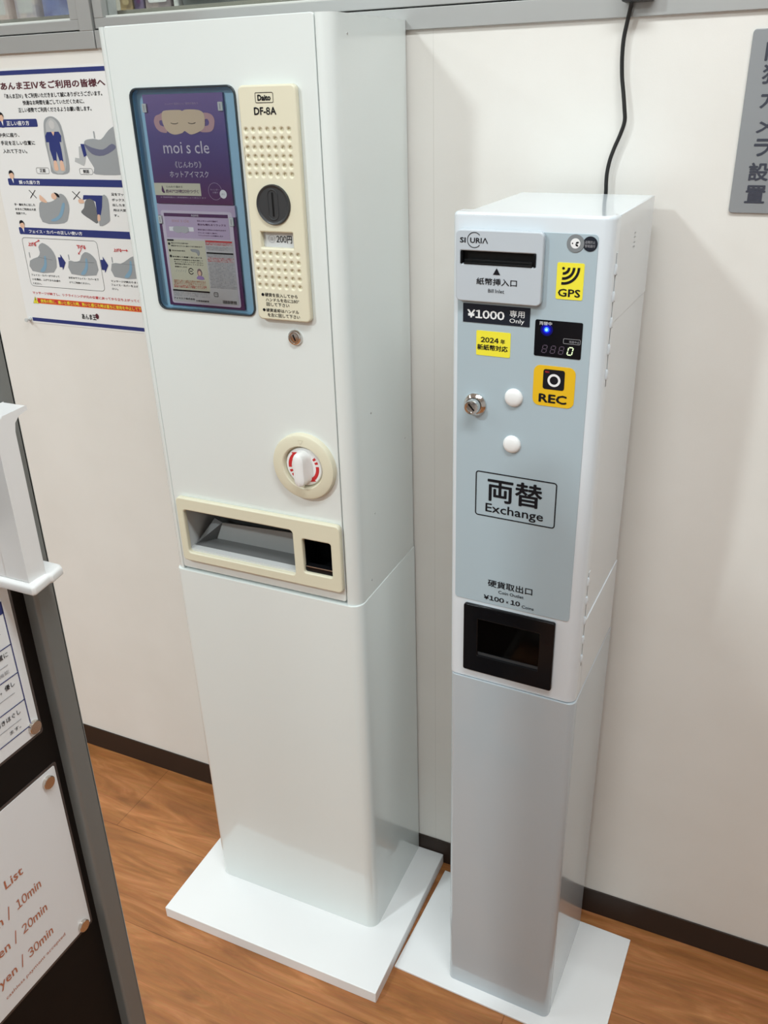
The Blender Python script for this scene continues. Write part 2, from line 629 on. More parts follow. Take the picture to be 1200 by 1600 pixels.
    def build(self, name, parent=None, bevel=0.0, seg=2, label=None):
        me = bpy.data.meshes.new(name)
        me.from_pydata([tuple(p - self.og) for p in self.v], [], self.f)
        for m in self.mats:
            me.materials.append(m)
        me.polygons.foreach_set('material_index', self.m)
        me.polygons.foreach_set('use_smooth', [True] * len(self.f))
        me.update()
        me.set_sharp_from_angle(angle=math.radians(33))
        o = bpy.data.objects.new(name, me)
        COL.objects.link(o)
        if parent:
            o.parent = parent
        if bevel:
            md = o.modifiers.new('bevel', 'BEVEL')
            md.width = bevel
            md.segments = seg
            md.limit_method = 'ANGLE'
            md.angle_limit = math.radians(40)
        if label:
            o['label'] = label
        return o


def thing(name, label, cat, loc=(0, 0, 0), rot=(0, 0, 0), group=None):
    o = bpy.data.objects.new(name, None)
    o.empty_display_size = 0.05
    COL.objects.link(o)
    o.location = loc
    o.rotation_euler = rot
    return tag(o, label, cat, group)


def tag(o, label, cat, group=None):
    o['label'] = label
    o['category'] = cat
    if group:
        o['group'] = group
    return o


def struct(o):
    o['kind'] = 'structure'
    return o


# ================================================================== THE ROOM
ZF = 1.5685                                                    # underside of the window frames
b = MB(); b.box(-3.0, -4.5, -0.05, 3.0, 0.0, 0.0, M_FLOOR); struct(b.build('floor'))
b = MB()
b.box(-3.0, 0.0, 0.0, 3.0, 0.10, ZF, M_WALL)
b.box(-3.0, 0.0, 2.25, 3.0, 0.10, 2.60, M_WALL)
b.box(-3.0, 0.0, ZF, -1.60, 0.10, 2.25, M_WALL)
b.box(1.60, 0.0, ZF, 3.0, 0.10, 2.25, M_WALL)
struct(b.build('wall_back'))
b = MB(); b.box(-3.1, -4.5, 0.0, -3.0, 0.1, 2.60, M_FAR); struct(b.build('wall_left'))
b = MB(); b.box(3.0, -4.5, 0.0, 3.1, 0.1, 2.60, M_FAR); struct(b.build('wall_right'))
b = MB(); b.box(-3.1, -4.6, 0.0, 3.1, -4.5, 2.60, M_FAR); struct(b.build('wall_front'))
b = MB(); b.box(-3.1, -4.6, 2.60, 3.1, 0.8, 2.68, M_CEIL); struct(b.build('ceiling'))
b = MB(); b.box(-3.0, -0.003, 0.0, 3.0, 0.0, 0.0617, M_BASEB); struct(b.build('baseboard_back', bevel=0.001))
# show case behind the windows
M_CASE = mat('showcase_lining', (0.24, 0.225, 0.185), 0.6)
b = MB()
b.box(-1.60, 0.30, 1.55, 1.60, 0.32, 2.25, M_CASE)
b.box(-1.60, 0.10, 2.25, 1.60, 0.32, 2.27, M_CASE)
b.box(-1.62, 0.10, 1.55, -1.60, 0.32, 2.27, M_CASE)
b.box(1.60, 0.10, 1.55, 1.62, 0.32, 2.27, M_CASE)
struct(b.build('wall_showcase'))
b = MB(); b.box(-1.60, 0.045, 1.605, 1.60, 0.30, 1.6235, M_CASE); struct(b.build('trim_1'))


def window(n, x0, x1, stile, left_gap):
    root = bpy.data.objects.new('window_%d' % n, None)
    COL.objects.link(root)
    root.location = ((x0 + x1) / 2, 0, ZF)
    struct(root)
    og = root.location
    b = MB(og)                                                  # fixed outer frame
    b.box(x0, -0.006, ZF, x1, 0.05, 1.5942, M_ALU)
    b.box(x0, -0.006, 2.22, x1, 0.05, 2.25, M_ALU)
    if left_gap:
        b.box(x1 - 0.0275, -0.006, 1.5942, x1, 0.05, 2.22, M_ALU)
        b.box(x0, -0.006, 1.5942, x0 + 0.03, 0.05, 2.22, M_ALU)
    else:
        b.box(x1 - 0.03, -0.006, 1.5942, x1, 0.05, 2.22, M_ALU)
    b.build('outer_frame', root, bevel=0.0008)
    s0, s1 = (x0 + 0.031, x1 - 0.0285) if left_gap else (x0, x1 - 0.031)
    b = MB(og)                                                  # sash
    b.box(s0, -0.002, 1.5963, s1, 0.035, 1.6110, M_ALU)
    b.box(s0, -0.002, 2.195, s1, 0.035, 2.218, M_ALU)
    b.box(s1 - stile, -0.002, 1.6110, s1, 0.035, 2.195, M_ALU)
    b.box(s0, -0.002, 1.6110, s0 + stile, 0.035, 2.195, M_ALU)
    b.box(s0 + stile, 0.004, 1.6110, s1 - stile, 0.020, 1.6142, mat('pale_gasket', (0.62, 0.62, 0.58), 0.5))
    b.build('sash', root, bevel=0.0008)
    b = MB(og)
    b.box(s0 + stile, 0.010, 1.6142, s1 - stile, 0.014, 2.195, M_GLASS)
    b.build('glass', root)
    return root


window(1, -1.60, -0.2735, 0.0185, True)
window(2, -0.2712, 1.60, 0.0185, False)

# merchandise on the show case shelf, behind the glass
SHELF = 1.6235


def package(x0, x1, hgt, c1, c2, sc, label, y=0.075, d=0.05, face=None):
    o = thing('package', label, 'package', ((x0 + x1) / 2, y + d / 2, SHELF), group='packages in the showcase')
    b = MB(o.location)
    b.box(x0, y, SHELF, x1, y + d, SHELF + hgt, blotch('print_' + label[:14].replace(' ', '_'), c1, c2, sc))
    b.build('box', o, bevel=0.001)
    b = MB(o.location)
    F = Face((0, y, 0), (1, 0, 0), (0, 0, 1), (0, -1, 0))
    b.poly(F, rr(x0 + 0.006, SHELF + 0.010, x1 - 0.006, SHELF + hgt * 0.45, 0.004), face or M_GREYP)
    b.build('front_print', o)


package(-0.640, -0.526, 0.20, (0.50, 0.36, 0.34), (0.62, 0.48, 0.44), 40, 'pink and tan package leftmost behind the left showcase glass')
package(-0.508, -0.462, 0.17, (0.62, 0.52, 0.50), (0.40, 0.36, 0.42), 60, 'pale package with grey lettering behind the left showcase glass')
package(-0.445, -0.407, 0.18, (0.08, 0.11, 0.34), (0.20, 0.26, 0.52), 55, 'dark blue package near the right edge of the left showcase glass',
        face=mat('blue_print', (0.12, 0.17, 0.42), 0.4))
package(-0.278, -0.253, 0.15, (0.34, 0.25, 0.12), (0.22, 0.16, 0.09), 60, 'tan package at the left edge of the right showcase glass',
        face=mat('tan_print', (0.42, 0.33, 0.18), 0.4))
package(-0.249, -0.230, 0.16, (0.06, 0.04, 0.10), (0.12, 0.09, 0.16), 60, 'narrow dark purple package beside the tan one behind the glass',
        face=M_PLUM)
package(-0.226, -0.176, 0.15, (0.26, 0.21, 0.20), (0.17, 0.14, 0.15), 50, 'wide grey brown package behind the right showcase glass')
package(-0.170, -0.162, 0.18, (0.50, 0.50, 0.48), (0.42, 0.42, 0.42), 50, 'thin pale grey package standing upright behind the right glass')
package(-0.152, 0.050, 0.16, (0.05, 0.055, 0.055), (0.08, 0.085, 0.085), 20, 'wide black package behind the right showcase glass', face=M_DKGREY)

# ================================================================== WALL POSTER
FW = Face((0, 0, 0), (1, 0, 0), (0, 0, 1), (0, -1, 0))
po = thing('poster', 'white massage chair instruction poster with navy header bars on the wall at left', 'poster', (-0.394, 0, 1.1035))
po_o = po.location
b = MB(po_o)
b.plate(FW, rr(-0.5535, 1.1035, -0.2345, 1.5465, 0.0005), [], M_PAPER, 0.0002, 0.0010)
b.build('paper', po)
H = 0.0013
for z0, z1 in ((1.5365, 1.5435), (1.1068, 1.1138)):
    b = MB(po_o)
    b.poly(FW, rr(-0.5395, z0, -0.2480, z1, 0), M_NAVY, H)
    b.build('border_bar', po, label='navy border bar')
for x0, z0, x1, z1, t, tx in ((-0.5290, 1.4548, -0.4320, 1.4676, '正しい座り方', (-0.5035, 1.4573, -0.4505, 1.4650)),
                              (-0.5288, 1.3577, -0.2450, 1.3696, '誤った座り方', (-0.5022, 1.3601, -0.4521, 1.3669)),
                              (-0.5265, 1.2716, -0.2450, 1.2842, 'フェイス・カバーの正しい使い方', (-0.5022, 1.2743, -0.3741, 1.2808))):
    b = MB(po_o)
    b.poly(FW, rr(x0, z0, x1, z1, 0.0023), M_NAVY, H)
    b.text(FW, t, *tx, M_WHITEI, H + 0.0003, 0.03)
    b.build('header_bar', po, label='navy header bar with white lettering')
b = MB(po_o)
b.text(FW, 'あんま王Ⅳをご利用の皆様へ', -0.5010, 1.5137, -0.2690, 1.5262, M_MAROON, H, 0.034)
for s, x0, z0, x1, z1 in (
        ('「あんま王Ⅳ」をご利用いただきまして誠にありがとうございます。', -0.4955, 1.5002, -0.2790, 1.5080),
        ('快適なお時間を過ごしていただくために、', -0.4565, 1.4894, -0.3195, 1.4968),
        ('正しい姿勢でご利用くださるようお願い致します。', -0.4700, 1.4780, -0.3065, 1.4855),
        ('中央に座り、', -0.5290, 1.4387, -0.4793, 1.4458),
        ('手足を正しい位置に', -0.5275, 1.4256, -0.4461, 1.4328),
        ('入れて下さい。', -0.5260, 1.4120, -0.4683, 1.4191)):
    b.text(FW, s, x0, z0, x1, z1, M_INK, H, 0.024)
for s, x0, z0, x1, z1 in (
        ('手・腕を外に出した', -0.5253, 1.3222, -0.4743, 1.3268), ('ままのご利用は大変', -0.5254, 1.3142, -0.4744, 1.3186),
        ('危険です。', -0.5256, 1.3068, -0.5009, 1.3110),
        ('足をマッサージ', -0.2935, 1.3436, -0.2450, 1.3484), ('ボックスの外に', -0.2938, 1.3347, -0.2450, 1.3394),
        ('出したままの使', -0.2940, 1.3262, -0.2450, 1.3308), ('用は大変危険で', -0.2943, 1.3178, -0.2450, 1.3222),
        ('す。', -0.2946, 1.3090, -0.2840, 1.3130),
        ('フェイス・カバーが下がって', -0.5190, 1.1950, -0.4486, 1.1990), ('いる場合、上げてからお座り', -0.5185, 1.1868, -0.4488, 1.1908),
        ('ください。', -0.5190, 1.1790, -0.4972, 1.1828),
        ('お好みでフェイス・カバーを下', -0.4262, 1.1945, -0.3543, 1.1985), ('げてご利用ください。', -0.4265, 1.1860, -0.3767, 1.1898),
        ('マッサージが終わりましたら、', -0.3260, 1.1940, -0.2480, 1.1980), ('フェイス・カバーを上げてくだ', -0.3268, 1.1872, -0.2480, 1.1912),
        ('さい。', -0.3265, 1.1800, -0.3120, 1.1838),
        ('正面', -0.4475, 1.3805, -0.4335, 1.3864), ('側面', -0.3478, 1.3798, -0.3340, 1.3858)):
    b.text(FW, s, x0, z0, x1, z1, M_INK, H, 0.022)
b.text(FW, 'マッサージが終了し、リクライニングが元の位置に戻ってから立ち上がってください。', -0.5253, 1.1602, -0.2410, 1.1655, M_RED, H, 0.022)
b.poly(FW, rr(-0.5165, 1.1433, -0.2420, 1.1527, 0), M_RED, H)
b.line(FW, [(-0.5165, 1.1527), (-0.2420, 1.1527)], 0.0012, M_ORANGE, H + 0.0001)
b.line(FW, [(-0.5165, 1.1433), (-0.2420, 1.1433)], 0.0012, M_ORANGE, H + 0.0001)
b.text(FW, '使用の際に、痛いと感じた時、熱いと感じた時は直ちに使用を中止して下さい。', -0.5090, 1.1447, -0.2480, 1.1513, M_YELLOW, H + 0.0003, 0.02)
b.poly(FW, [(-0.5283, 1.1424), (-0.5142, 1.1424), (-0.5208, 1.1550)], M_YELLOW, H + 0.0002)
b.line(FW, [(-0.5283, 1.1424), (-0.5142, 1.1424), (-0.5208, 1.1550)], 0.0008, M_INK, H + 0.0003, True)
b.text(FW, '!', -0.5220, 1.1440, -0.5202, 1.1520, M_INK, H + 0.0004, 0.02)
b.text(FW, 'あんま王', -0.4115, 1.1196, -0.3765, 1.1300, M_INK, H, 0.035)
b.poly(FW, circ(-0.3735, 1.1275, 0.0042, 16, 0.0052), M_MAROON, H + 0.0003)
b.build('lettering', po)
# presenter heads beside each header
for hx, hz in ((-0.5140, 1.4560), (-0.5172, 1.3602), (-0.5160, 1.2735)):
    b = MB(po_o)
    b.poly(FW, smooth([(hx - 0.0058, hz - 0.0005), (hx + 0.0062, hz - 0.0005), (hx + 0.005, hz + 0.010), (hx - 0.005, hz + 0.010)], 3), M_NAVY, H + 0.0002)
    b.poly(FW, [(hx - 0.0022, hz + 0.010), (hx + 0.0030, hz + 0.010), (hx + 0.0014, hz + 0.001)], M_WHITEI, H + 0.0003)
    b.poly(FW, circ(hx, hz + 0.0150, 0.0056, 14, 0.0068), M_SKIN, H + 0.0004)
    b.poly(FW, smooth([(hx - 0.0060, hz + 0.016), (hx - 0.004, hz + 0.0175), (hx + 0.003, hz + 0.0190), (hx + 0.0058, hz + 0.0150), (hx + 0.0055, hz + 0.0195), (hx + 0.001, hz + 0.0235), (hx - 0.0045, hz + 0.0215)], 3), M_INK, H + 0.0005)
    b.build('presenter_picture', po)
b = MB(po_o)
# chair seen from the front
b.poly(FW, smooth([(-0.4002, 1.4710), (-0.4130, 1.4670), (-0.4188, 1.4560), (-0.4222, 1.4300), (-0.4215, 1.4180), (-0.4200, 1.3930), (-0.4179, 1.3789),
                   (-0.3838, 1.3789), (-0.3759, 1.3930), (-0.3765, 1.4250), (-0.3792, 1.4560), (-0.3880, 1.4675)], 3), M_CHAIR, H)
b.poly(FW, smooth([(-0.4002, 1.4685), (-0.4110, 1.4620), (-0.4150, 1.4500), (-0.4175, 1.4200), (-0.4140, 1.3830), (-0.3870, 1.3830), (-0.3815, 1.4200), (-0.3835, 1.4520), (-0.3900, 1.4640)], 3), M_CHAIRL, H + 0.0002)
b.poly(FW, smooth([(-0.4000, 1.4650), (-0.4060, 1.4610), (-0.4050, 1.4540), (-0.3998, 1.4510), (-0.3945, 1.4540), (-0.3940, 1.4610)], 3), M_GREYP, H + 0.0003)
b.poly(FW, [(-0.4140, 1.4463), (-0.3867, 1.4468), (-0.3825, 1.4400), (-0.3847, 1.4299), (-0.3885, 1.4305), (-0.3877, 1.4181), (-0.3880, 1.3990), (-0.3960, 1.3990),
            (-0.4000, 1.4150), (-0.4030, 1.3990), (-0.4100, 1.3990), (-0.4140, 1.4182), (-0.4130, 1.4300), (-0.4194, 1.4299), (-0.4190, 1.4400)], M_NAVY, H + 0.0004)
b.poly(FW, [(-0.4035, 1.4468), (-0.3960, 1.4468), (-0.3998, 1.4400)], M_SKIN, H + 0.0006)
for fx in (-0.4068, -0.3925):
    b.poly(FW, smooth([(fx - 0.003, 1.3990), (fx - 0.0045, 1.3850), (fx + 0.0045, 1.3850), (fx + 0.003, 1.3990)], 3), M_SKIN, H + 0.0005)
b.build('chair_picture', po, label='person lying in a chair, front view')
b = MB(po_o)
# chair seen from the side
b.poly(FW, smooth([(-0.3350, 1.4268), (-0.3300, 1.4330), (-0.3130, 1.4350), (-0.2964, 1.4340), (-0.2775, 1.4480), (-0.2600, 1.4540), (-0.2480, 1.4400), (-0.2500, 1.3900), (-0.2560, 1.3787),
                   (-0.3209, 1.3783), (-0.3216, 1.3887), (-0.3330, 1.4080)], 3), M_CHAIR, H)
b.poly(FW, smooth([(-0.3350, 1.4268), (-0.3200, 1.4215), (-0.2960, 1.4180), (-0.2750, 1.4270), (-0.2680, 1.4200), (-0.2960, 1.4085), (-0.3210, 1.4110)], 3), mat('navy_haze_print', (0.13, 0.135, 0.21), 0.5), H + 0.0002)
b.poly(FW, [(-0.3484, 1.4225), (-0.3425, 1.4240), (-0.3350, 1.4080), (-0.3400, 1.3960), (-0.3434, 1.3915), (-0.3625, 1.3985), (-0.3600, 1.4050), (-0.3510, 1.4040)], M_CHAIRL, H)
b.poly(FW, [(-0.3430, 1.4270), (-0.3350, 1.4268), (-0.3330, 1.4090), (-0.3400, 1.4060)], M_NAVY, H + 0.0003)
b.poly(FW, rr(-0.3112, 1.4354, -0.3085, 1.4468, 0.0010), M_CHAIR, H)
b.build('chair_picture', po, label='chair side view')
b = MB(po_o)
# round cornered captions
for x0, z0, x1, z1 in ((-0.4550, 1.3785, -0.4254, 1.3882), (-0.3553, 1.3778, -0.3265, 1.3876)):
    b = MB(po_o)
    b.line(FW, rr(x0, z0, x1, z1, 0.003), 0.0006, M_INK, H, True)
    b.build('caption_frame', po)
# crosses
for x0, z0, x1, z1 in ((-0.4824, 1.3363, -0.4674, 1.3502), (-0.3806, 1.3360, -0.3630, 1.3495)):
    b = MB(po_o)
    b.line(FW, [(x0, z1), (x1, z0)], 0.0014, M_INK, H)
    b.line(FW, [(x0, z0), (x1, z1)], 0.0014, M_INK, H + 0.0001)
    b.build('cross', po, label='black cross')
b = MB(po_o)
# wrong posture: chair from behind with a head and hand
b.poly(FW, smooth([(-0.4629, 1.3284), (-0.4400, 1.3300), (-0.4240, 1.3350), (-0.4105, 1.3451), (-0.3985, 1.3400), (-0.3935, 1.3250), (-0.3990, 1.3080), (-0.4124, 1.2945), (-0.4640, 1.2950)], 3), M_CHAIR, H)
b.poly(FW, smooth([(-0.4430, 1.2990), (-0.4220, 1.3080), (-0.4080, 1.3290), (-0.4030, 1.3260), (-0.4150, 1.3060), (-0.4330, 1.2970)], 3), M_STREAK, H + 0.0002)
b.poly(FW, circ(-0.4250, 1.3405, 0.0065, 14, 0.0055), M_SKIN, H + 0.0003)
b.poly(FW, smooth([(-0.4235, 1.3470), (-0.4150, 1.3450), (-0.4120, 1.3390), (-0.4180, 1.3400), (-0.4200, 1.3430)], 3), M_INK, H + 0.0004)
b.poly(FW, smooth([(-0.4590, 1.3420), (-0.4540, 1.3400), (-0.4440, 1.3310), (-0.4480, 1.3290), (-0.4600, 1.3330)], 3), M_SKIN, H + 0.0003)
b.build('posture_picture', po, label='wrong posture with hand outside')
b = MB(po_o)
# wrong posture: legs outside the leg rest
b.poly(FW, smooth([(-0.3550, 1.3330), (-0.3460, 1.3380), (-0.3340, 1.3330), (-0.3330, 1.2975), (-0.3500, 1.3030), (-0.3680, 1.3140), (-0.3600, 1.3220)], 3), M_CHAIR2, H)
b.poly(FW, smooth([(-0.3130, 1.3440), (-0.3023, 1.3380), (-0.3040, 1.3100), (-0.3080, 1.2995), (-0.3306, 1.2920), (-0.3250, 1.3150)], 3), M_CHAIR, H + 0.0001)
b.poly(FW, [(-0.3560, 1.3437), (-0.3133, 1.3438), (-0.3180, 1.3250), (-0.3240, 1.3110), (-0.3320, 1.3110), (-0.3310, 1.3330), (-0.3420, 1.3380), (-0.3590, 1.3360)], M_NAVY, H + 0.0003)
b.poly(FW, smooth([(-0.3690, 1.3360), (-0.3600, 1.3370), (-0.3570, 1.3310), (-0.3680, 1.3300)], 3), M_SKIN, H + 0.0004)
b.poly(FW, smooth([(-0.3310, 1.3110), (-0.3260, 1.3110), (-0.3270, 1.3020), (-0.3330, 1.3010)], 3), M_SKIN, H + 0.0004)
b.build('posture_picture', po, label='wrong posture with legs outside')
b = MB(po_o)
# face cover steps
b.line(FW, rr(-0.5245, 1.1758, -0.3440, 1.2655, 0.007), 0.0007, M_INK, H, True)
b.build('step_frame', po)
for pts, hood in (([(-0.5152, 1.2233), (-0.4930, 1.2311), (-0.4860, 1.2400), (-0.4870, 1.2500), (-0.4760, 1.2575), (-0.4620, 1.2520), (-0.4520, 1.2420), (-0.4485, 1.2260), (-0.4607, 1.2040), (-0.5135, 1.2040)], -0.4880),
                  ([(-0.4189, 1.2272), (-0.4050, 1.2265), (-0.3920, 1.2291), (-0.3860, 1.2380), (-0.3760, 1.2450), (-0.3640, 1.2425), (-0.3545, 1.2340), (-0.3519, 1.2250), (-0.3580, 1.2042), (-0.4175, 1.2036)], -0.3880),
                  ([(-0.3173, 1.2276), (-0.2968, 1.2281), (-0.2800, 1.2360), (-0.2640, 1.2430), (-0.2520, 1.2340), (-0.2500, 1.2230), (-0.2560, 1.2040), (-0.3160, 1.2037)], -0.2700)):
    b = MB(po_o)
    b.poly(FW, smooth(pts, 2), M_CHAIR, H)
    cx = (pts[0][0] + pts[-2][0]) / 2
    b.poly(FW, smooth([(cx - 0.0060, 1.2050), (cx + 0.0070, 1.2180), (cx + 0.0110, 1.2330), (cx + 0.0150, 1.2320), (cx + 0.0130, 1.2160), (cx + 0.0040, 1.2045)], 3), M_STREAK, H + 0.0002)
    b.poly(FW, rr(pts[0][0] + 0.0010, 1.2290, pts[0][0] + 0.0032, 1.2390, 0.0008), M_CHAIR, H)
    b.line(FW, [(pts[1][0], pts[1][1]), (cx + 0.030, 1.2270)], 0.0005, M_CHAIR2, H + 0.0003)
    b.build('step_picture', po)
for t, tx, (x0, z0, x1, z1) in (('上げる', (-0.5110, 1.2505, -0.4910, 1.2580), (-0.4960, 1.2560, -0.4835, 1.2610)),
                                ('下げる', (-0.3930, 1.2500, -0.3720, 1.2575), (-0.3830, 1.2500, -0.3900, 1.2425)),
                                ('上げる', (-0.3080, 1.2485, -0.2900, 1.2550), (-0.2900, 1.2520, -0.2790, 1.2520))):
    b = MB(po_o)
    b.text(FW, t, *tx, M_RED, H + 0.0005, 0.045)
    b.line(FW, [(x0, z0), (x1, z1)], 0.0012, M_RED, H + 0.0006)
    d = Vector((x1 - x0, z1 - z0)).normalized()
    q = Vector((-d.y, d.x))
    b.poly(FW, [(x1 + d.x * 0.003, z1 + d.y * 0.003), (x1 + q.x * 0.0025, z1 + q.y * 0.0025), (x1 - q.x * 0.0025, z1 - q.y * 0.0025)], M_RED, H + 0.0006)
    b.build('red_caption', po, label='red caption with arrow')
for ax in (-0.4430, -0.3425):
    b = MB(po_o)
    b.poly(FW, [(ax, 1.2330), (ax + 0.0065, 1.2330), (ax + 0.0065, 1.2390), (ax + 0.0165, 1.2240), (ax + 0.0065, 1.2098), (ax + 0.0065, 1.2150), (ax, 1.2150)], M_NAVY, H + 0.0004)
    b.build('step_arrow', po, label='navy step arrow')

pin = MB()
pin.lathe(FW, -0.5455, 1.1100, [(0.0035, 0.0012), (0.0045, 0.003), (0.0025, 0.005), (0.0022, 0.010), (0.0040, 0.012), (0.0036, 0.0135), (0.0001, 0.0138)],
          mat('clear_pin', (0.55, 0.56, 0.55), 0.15), 16)
tag(pin.build('push_pin'), 'clear push pin at the lower left corner of the poster', 'pin')

# ================================================================== GREY WALL SIGN
sg = thing('wall_sign', 'grey vertical security camera sign on the wall at the right edge', 'sign', (0.7455, 0, 1.3415))
b = MB(sg.location)
b.plate(FW, rr(0.7165, 1.3415, 0.7745, 1.5487, 0.004), [], mat('grey_sign', (0.285, 0.295, 0.305), 0.32, metal=0.2), 0.0003, 0.0040, 0.0007)
b.build('plate', sg)
b = MB(sg.location)
for ch, z, hw, hh in (('防', 1.5250, 0.0125, 0.0105), ('犯', 1.5003, 0.0125, 0.0105), ('カ', 1.4730, 0.0105, 0.0100), ('メ', 1.4435, 0.0105, 0.0080),
                      ('ラ', 1.4190, 0.0100, 0.0103), ('設', 1.3910, 0.0120, 0.0108), ('置', 1.3645, 0.0120, 0.0108)):
    b.text(FW, ch, 0.7455 - hw, z - hh, 0.7455 + hw, z + hh, mat('slate_ink', (0.040, 0.043, 0.062), 0.45), 0.0044, 0.026)
b.build('lettering', sg)

# ================================================================== POWER ADAPTER AND CORD
pa = thing('power_adapter', 'black power adapter on the window frame with cord dropping behind the money changer', 'adapter', (0.582, 0, 1.60))
b = MB(pa.location)
b.plate(Face((0, -0.0065, 0), (1, 0, 0), (0, 0, 1), (0, -1, 0)), rr(0.5635, 1.5835, 0.5995, 1.640, 0.003), [], M_RUBBER, 0.0, 0.026, 0.003)
b.build('body', pa)
b = MB(pa.location)
cpts = [(0.5745, -0.018, 1.588), (0.5725, -0.014, 1.5795), (0.5690, -0.011, 1.562), (0.5664, -0.010, 1.5454), (0.5662, -0.010, 1.525), (0.5682, -0.010, 1.5026),
        (0.5718, -0.011, 1.484), (0.5748, -0.012, 1.4665), (0.5765, -0.012, 1.4515), (0.5725, -0.012, 1.436), (0.5659, -0.012, 1.4187), (0.5615, -0.012, 1.404),
        (0.5593, -0.012, 1.3889), (0.5592, -0.012, 1.376), (0.5598, -0.012, 1.3632), (0.5600, -0.013, 1.32), (0.5600, -0.014, 1.20)]
b.tube(smooth(cpts, 4, False), 0.0026, M_RUBBER, 12)
b.build('cord', pa)

# ================================================================== TALL VENDING MACHINE (left)
DL, DR, DF, DB = -0.0808, 0.2696, -0.2255, -0.0060
ZB, Z1, Z2 = 0.0262, 0.7658, 1.5819
vm = thing('vending_machine', 'tall white eye mask vending machine with cream trim on a white base plate', 'vending machine', ((DL + DR) / 2, (DF + DB) / 2, 0))
VO = vm.location
FD = Face((0, DF, 0), (1, 0, 0), (0, 0, 1), (0, -1, 0))


def arc(cx, cy, r, a0, a1, n=6):
    return [(cx + r * math.cos(math.radians(a0 + (a1 - a0) * i / n)), cy + r * math.sin(math.radians(a0 + (a1 - a0) * i / n))) for i in range(n + 1)]


def plan(x0, x1, y0, y1, rl, rrt):
    return arc(x0 + rl, y0 + rl, rl, 180, 270) + arc(x1 - rrt, y0 + rrt, rrt, 270, 360) + [(x1, y1), (x0, y1)]


RL, RR = 0.012, 0.020
DX0, DX1 = -0.0667, 0.2458
b = MB(VO)
cab = arc(DL + RL, DF + RL, RL, 180, 270) + [(-0.0672, DF), (-0.0672, DF + 0.100), (0.2474, DF + 0.100), (0.2474, DF)] + arc(DR - RR, DF + RR, RR, 270, 360, 8) + [(DR, DB), (DL, DB)]
b.prism(cab, Z1, Z2 - 0.0012, M_PAINT)
b.box(DX0 + 0.002, DF + 0.012, Z1, DX1 - 0.002, DF + 0.110, Z1 + 0.003, M_PAINT)
b.box(DX0 + 0.002, DF + 0.016, Z2 - 0.004, DX1 - 0.002, DF + 0.110, Z2 - 0.0012, M_PAINT)
b.build('cabinet', vm, bevel=0.0010)
b = MB(VO)
b.prism(plan(DL - 0.0022, DR + 0.0012, DF - 0.0030, DB, RL, RR), ZB, Z1 - 0.0004, M_PAINT, 0.0016, 3)
b.build('pedestal', vm)
b = MB(VO)
b.box(-0.1425, -0.3485, 0.0, 0.3267, -0.004, ZB, M_BASE)
b.build('base_plate', vm, bevel=0.0012)
for (sy, sz) in ((-0.186, 1.559), (-0.160, 1.067), (-0.036, 0.982), (-0.159, 0.901), (-0.179, 0.791)):
    b = MB(VO)
    b.lathe(Face((DR, 0, 0), (0, 1, 0), (0, 0, 1), (1, 0, 0)), sy, sz, [(0.0016, -0.0005), (0.0015, 0.0006), (0.0009, 0.0010), (0.0001, 0.0011)], M_STEEL, 12)
    b.build('screw', vm)

# door with the openings for display window and dispensing tray
door = MB(VO)
door.plate(FD, rr(DX0, 0.7706, DX1, Z2 - 0.0006, 0.004),
           [rr(-0.0368, 1.2166, 0.1272, 1.5066, 0.0105), rr(-0.0480, 0.8035, 0.1660, 0.8900, 0.004), rr(0.1750, 0.8120, 0.2320, 0.8790, 0.004)],
           M_PAINT, -0.014, 0.0, 0.0012)
door = door.build('door', vm)

# display window
dw = MB(VO)
dw.plate(FD, rr(-0.0385, 1.2152, 0.1288, 1.5083, 0.012), [rr(-0.0360, 1.2175, 0.1264, 1.5058, 0.0100)], M_WINF, -0.002, 0.0026, 0.0008)
dwin = dw.build('display_window', vm, label='dark edged display window')
b = MB(VO)                                                       # blue lined recess
rec = rr(-0.0366, 1.2168, 0.1270, 1.5064, 0.0103)
b.poly(FD, rec, M_BLUE, -0.0105)
n = len(rec)
b.add([FD.p(x, z, -0.0105) for x, z in rec] + [FD.p(x, z, -0.001) for x, z in rec], [[i, n + i, n + (i + 1) % n, (i + 1) % n] for i in range(n)], M_BLUE)
b.build('backing', dwin, label='light blue backing')
b = MB(VO)                                                       # slightly domed clear cover
NX, NZ = 24, 32
gv, gf = [], []
for j in range(NZ + 1):
    for i in range(NX + 1):
        x = -0.0358 + (0.1262 + 0.0358) * i / NX
        z = 1.2177 + (1.5056 - 1.2177) * j / NZ
        s, t = 2 * i / NX - 1, 2 * j / NZ - 1
        gv.append(FD.p(x, z, -0.0005 + 0.0045 * (1 - s * s) * (1 - t * t) + 0.0015 * math.sin(2.4 * s + 1.6 * t)))
for j in range(NZ):
    for i in range(NX):
        a = j * (NX + 1) + i
        gf.append([a, a + 1, a + NX + 2, a + NX + 1])
b.add(gv, gf, M_ACRYL, True)
b.build('clear_cover', dwin)
for x0, z0, x1, z1 in ((-0.0248, 1.4782, -0.0178, 1.4890), (0.0965, 1.4782, 0.1038, 1.4890), (-0.0231, 1.3355, -0.0171, 1.3465), (0.0958, 1.3355, 0.1028, 1.3468)):
    b = MB(VO)
    b.plate(FD, rr(x0, z0, x1, z1, 0.0010), [], mat('clear_clip', (0.62, 0.64, 0.60), 0.2), -0.0064, -0.0040, 0.0006)
    b.line(FD, [((x0 + x1) / 2, z0 + 0.002), ((x0 + x1) / 2, z1 - 0.002)], 0.0012, M_GREYI, -0.0038)
    b.build('card_clip', dwin)

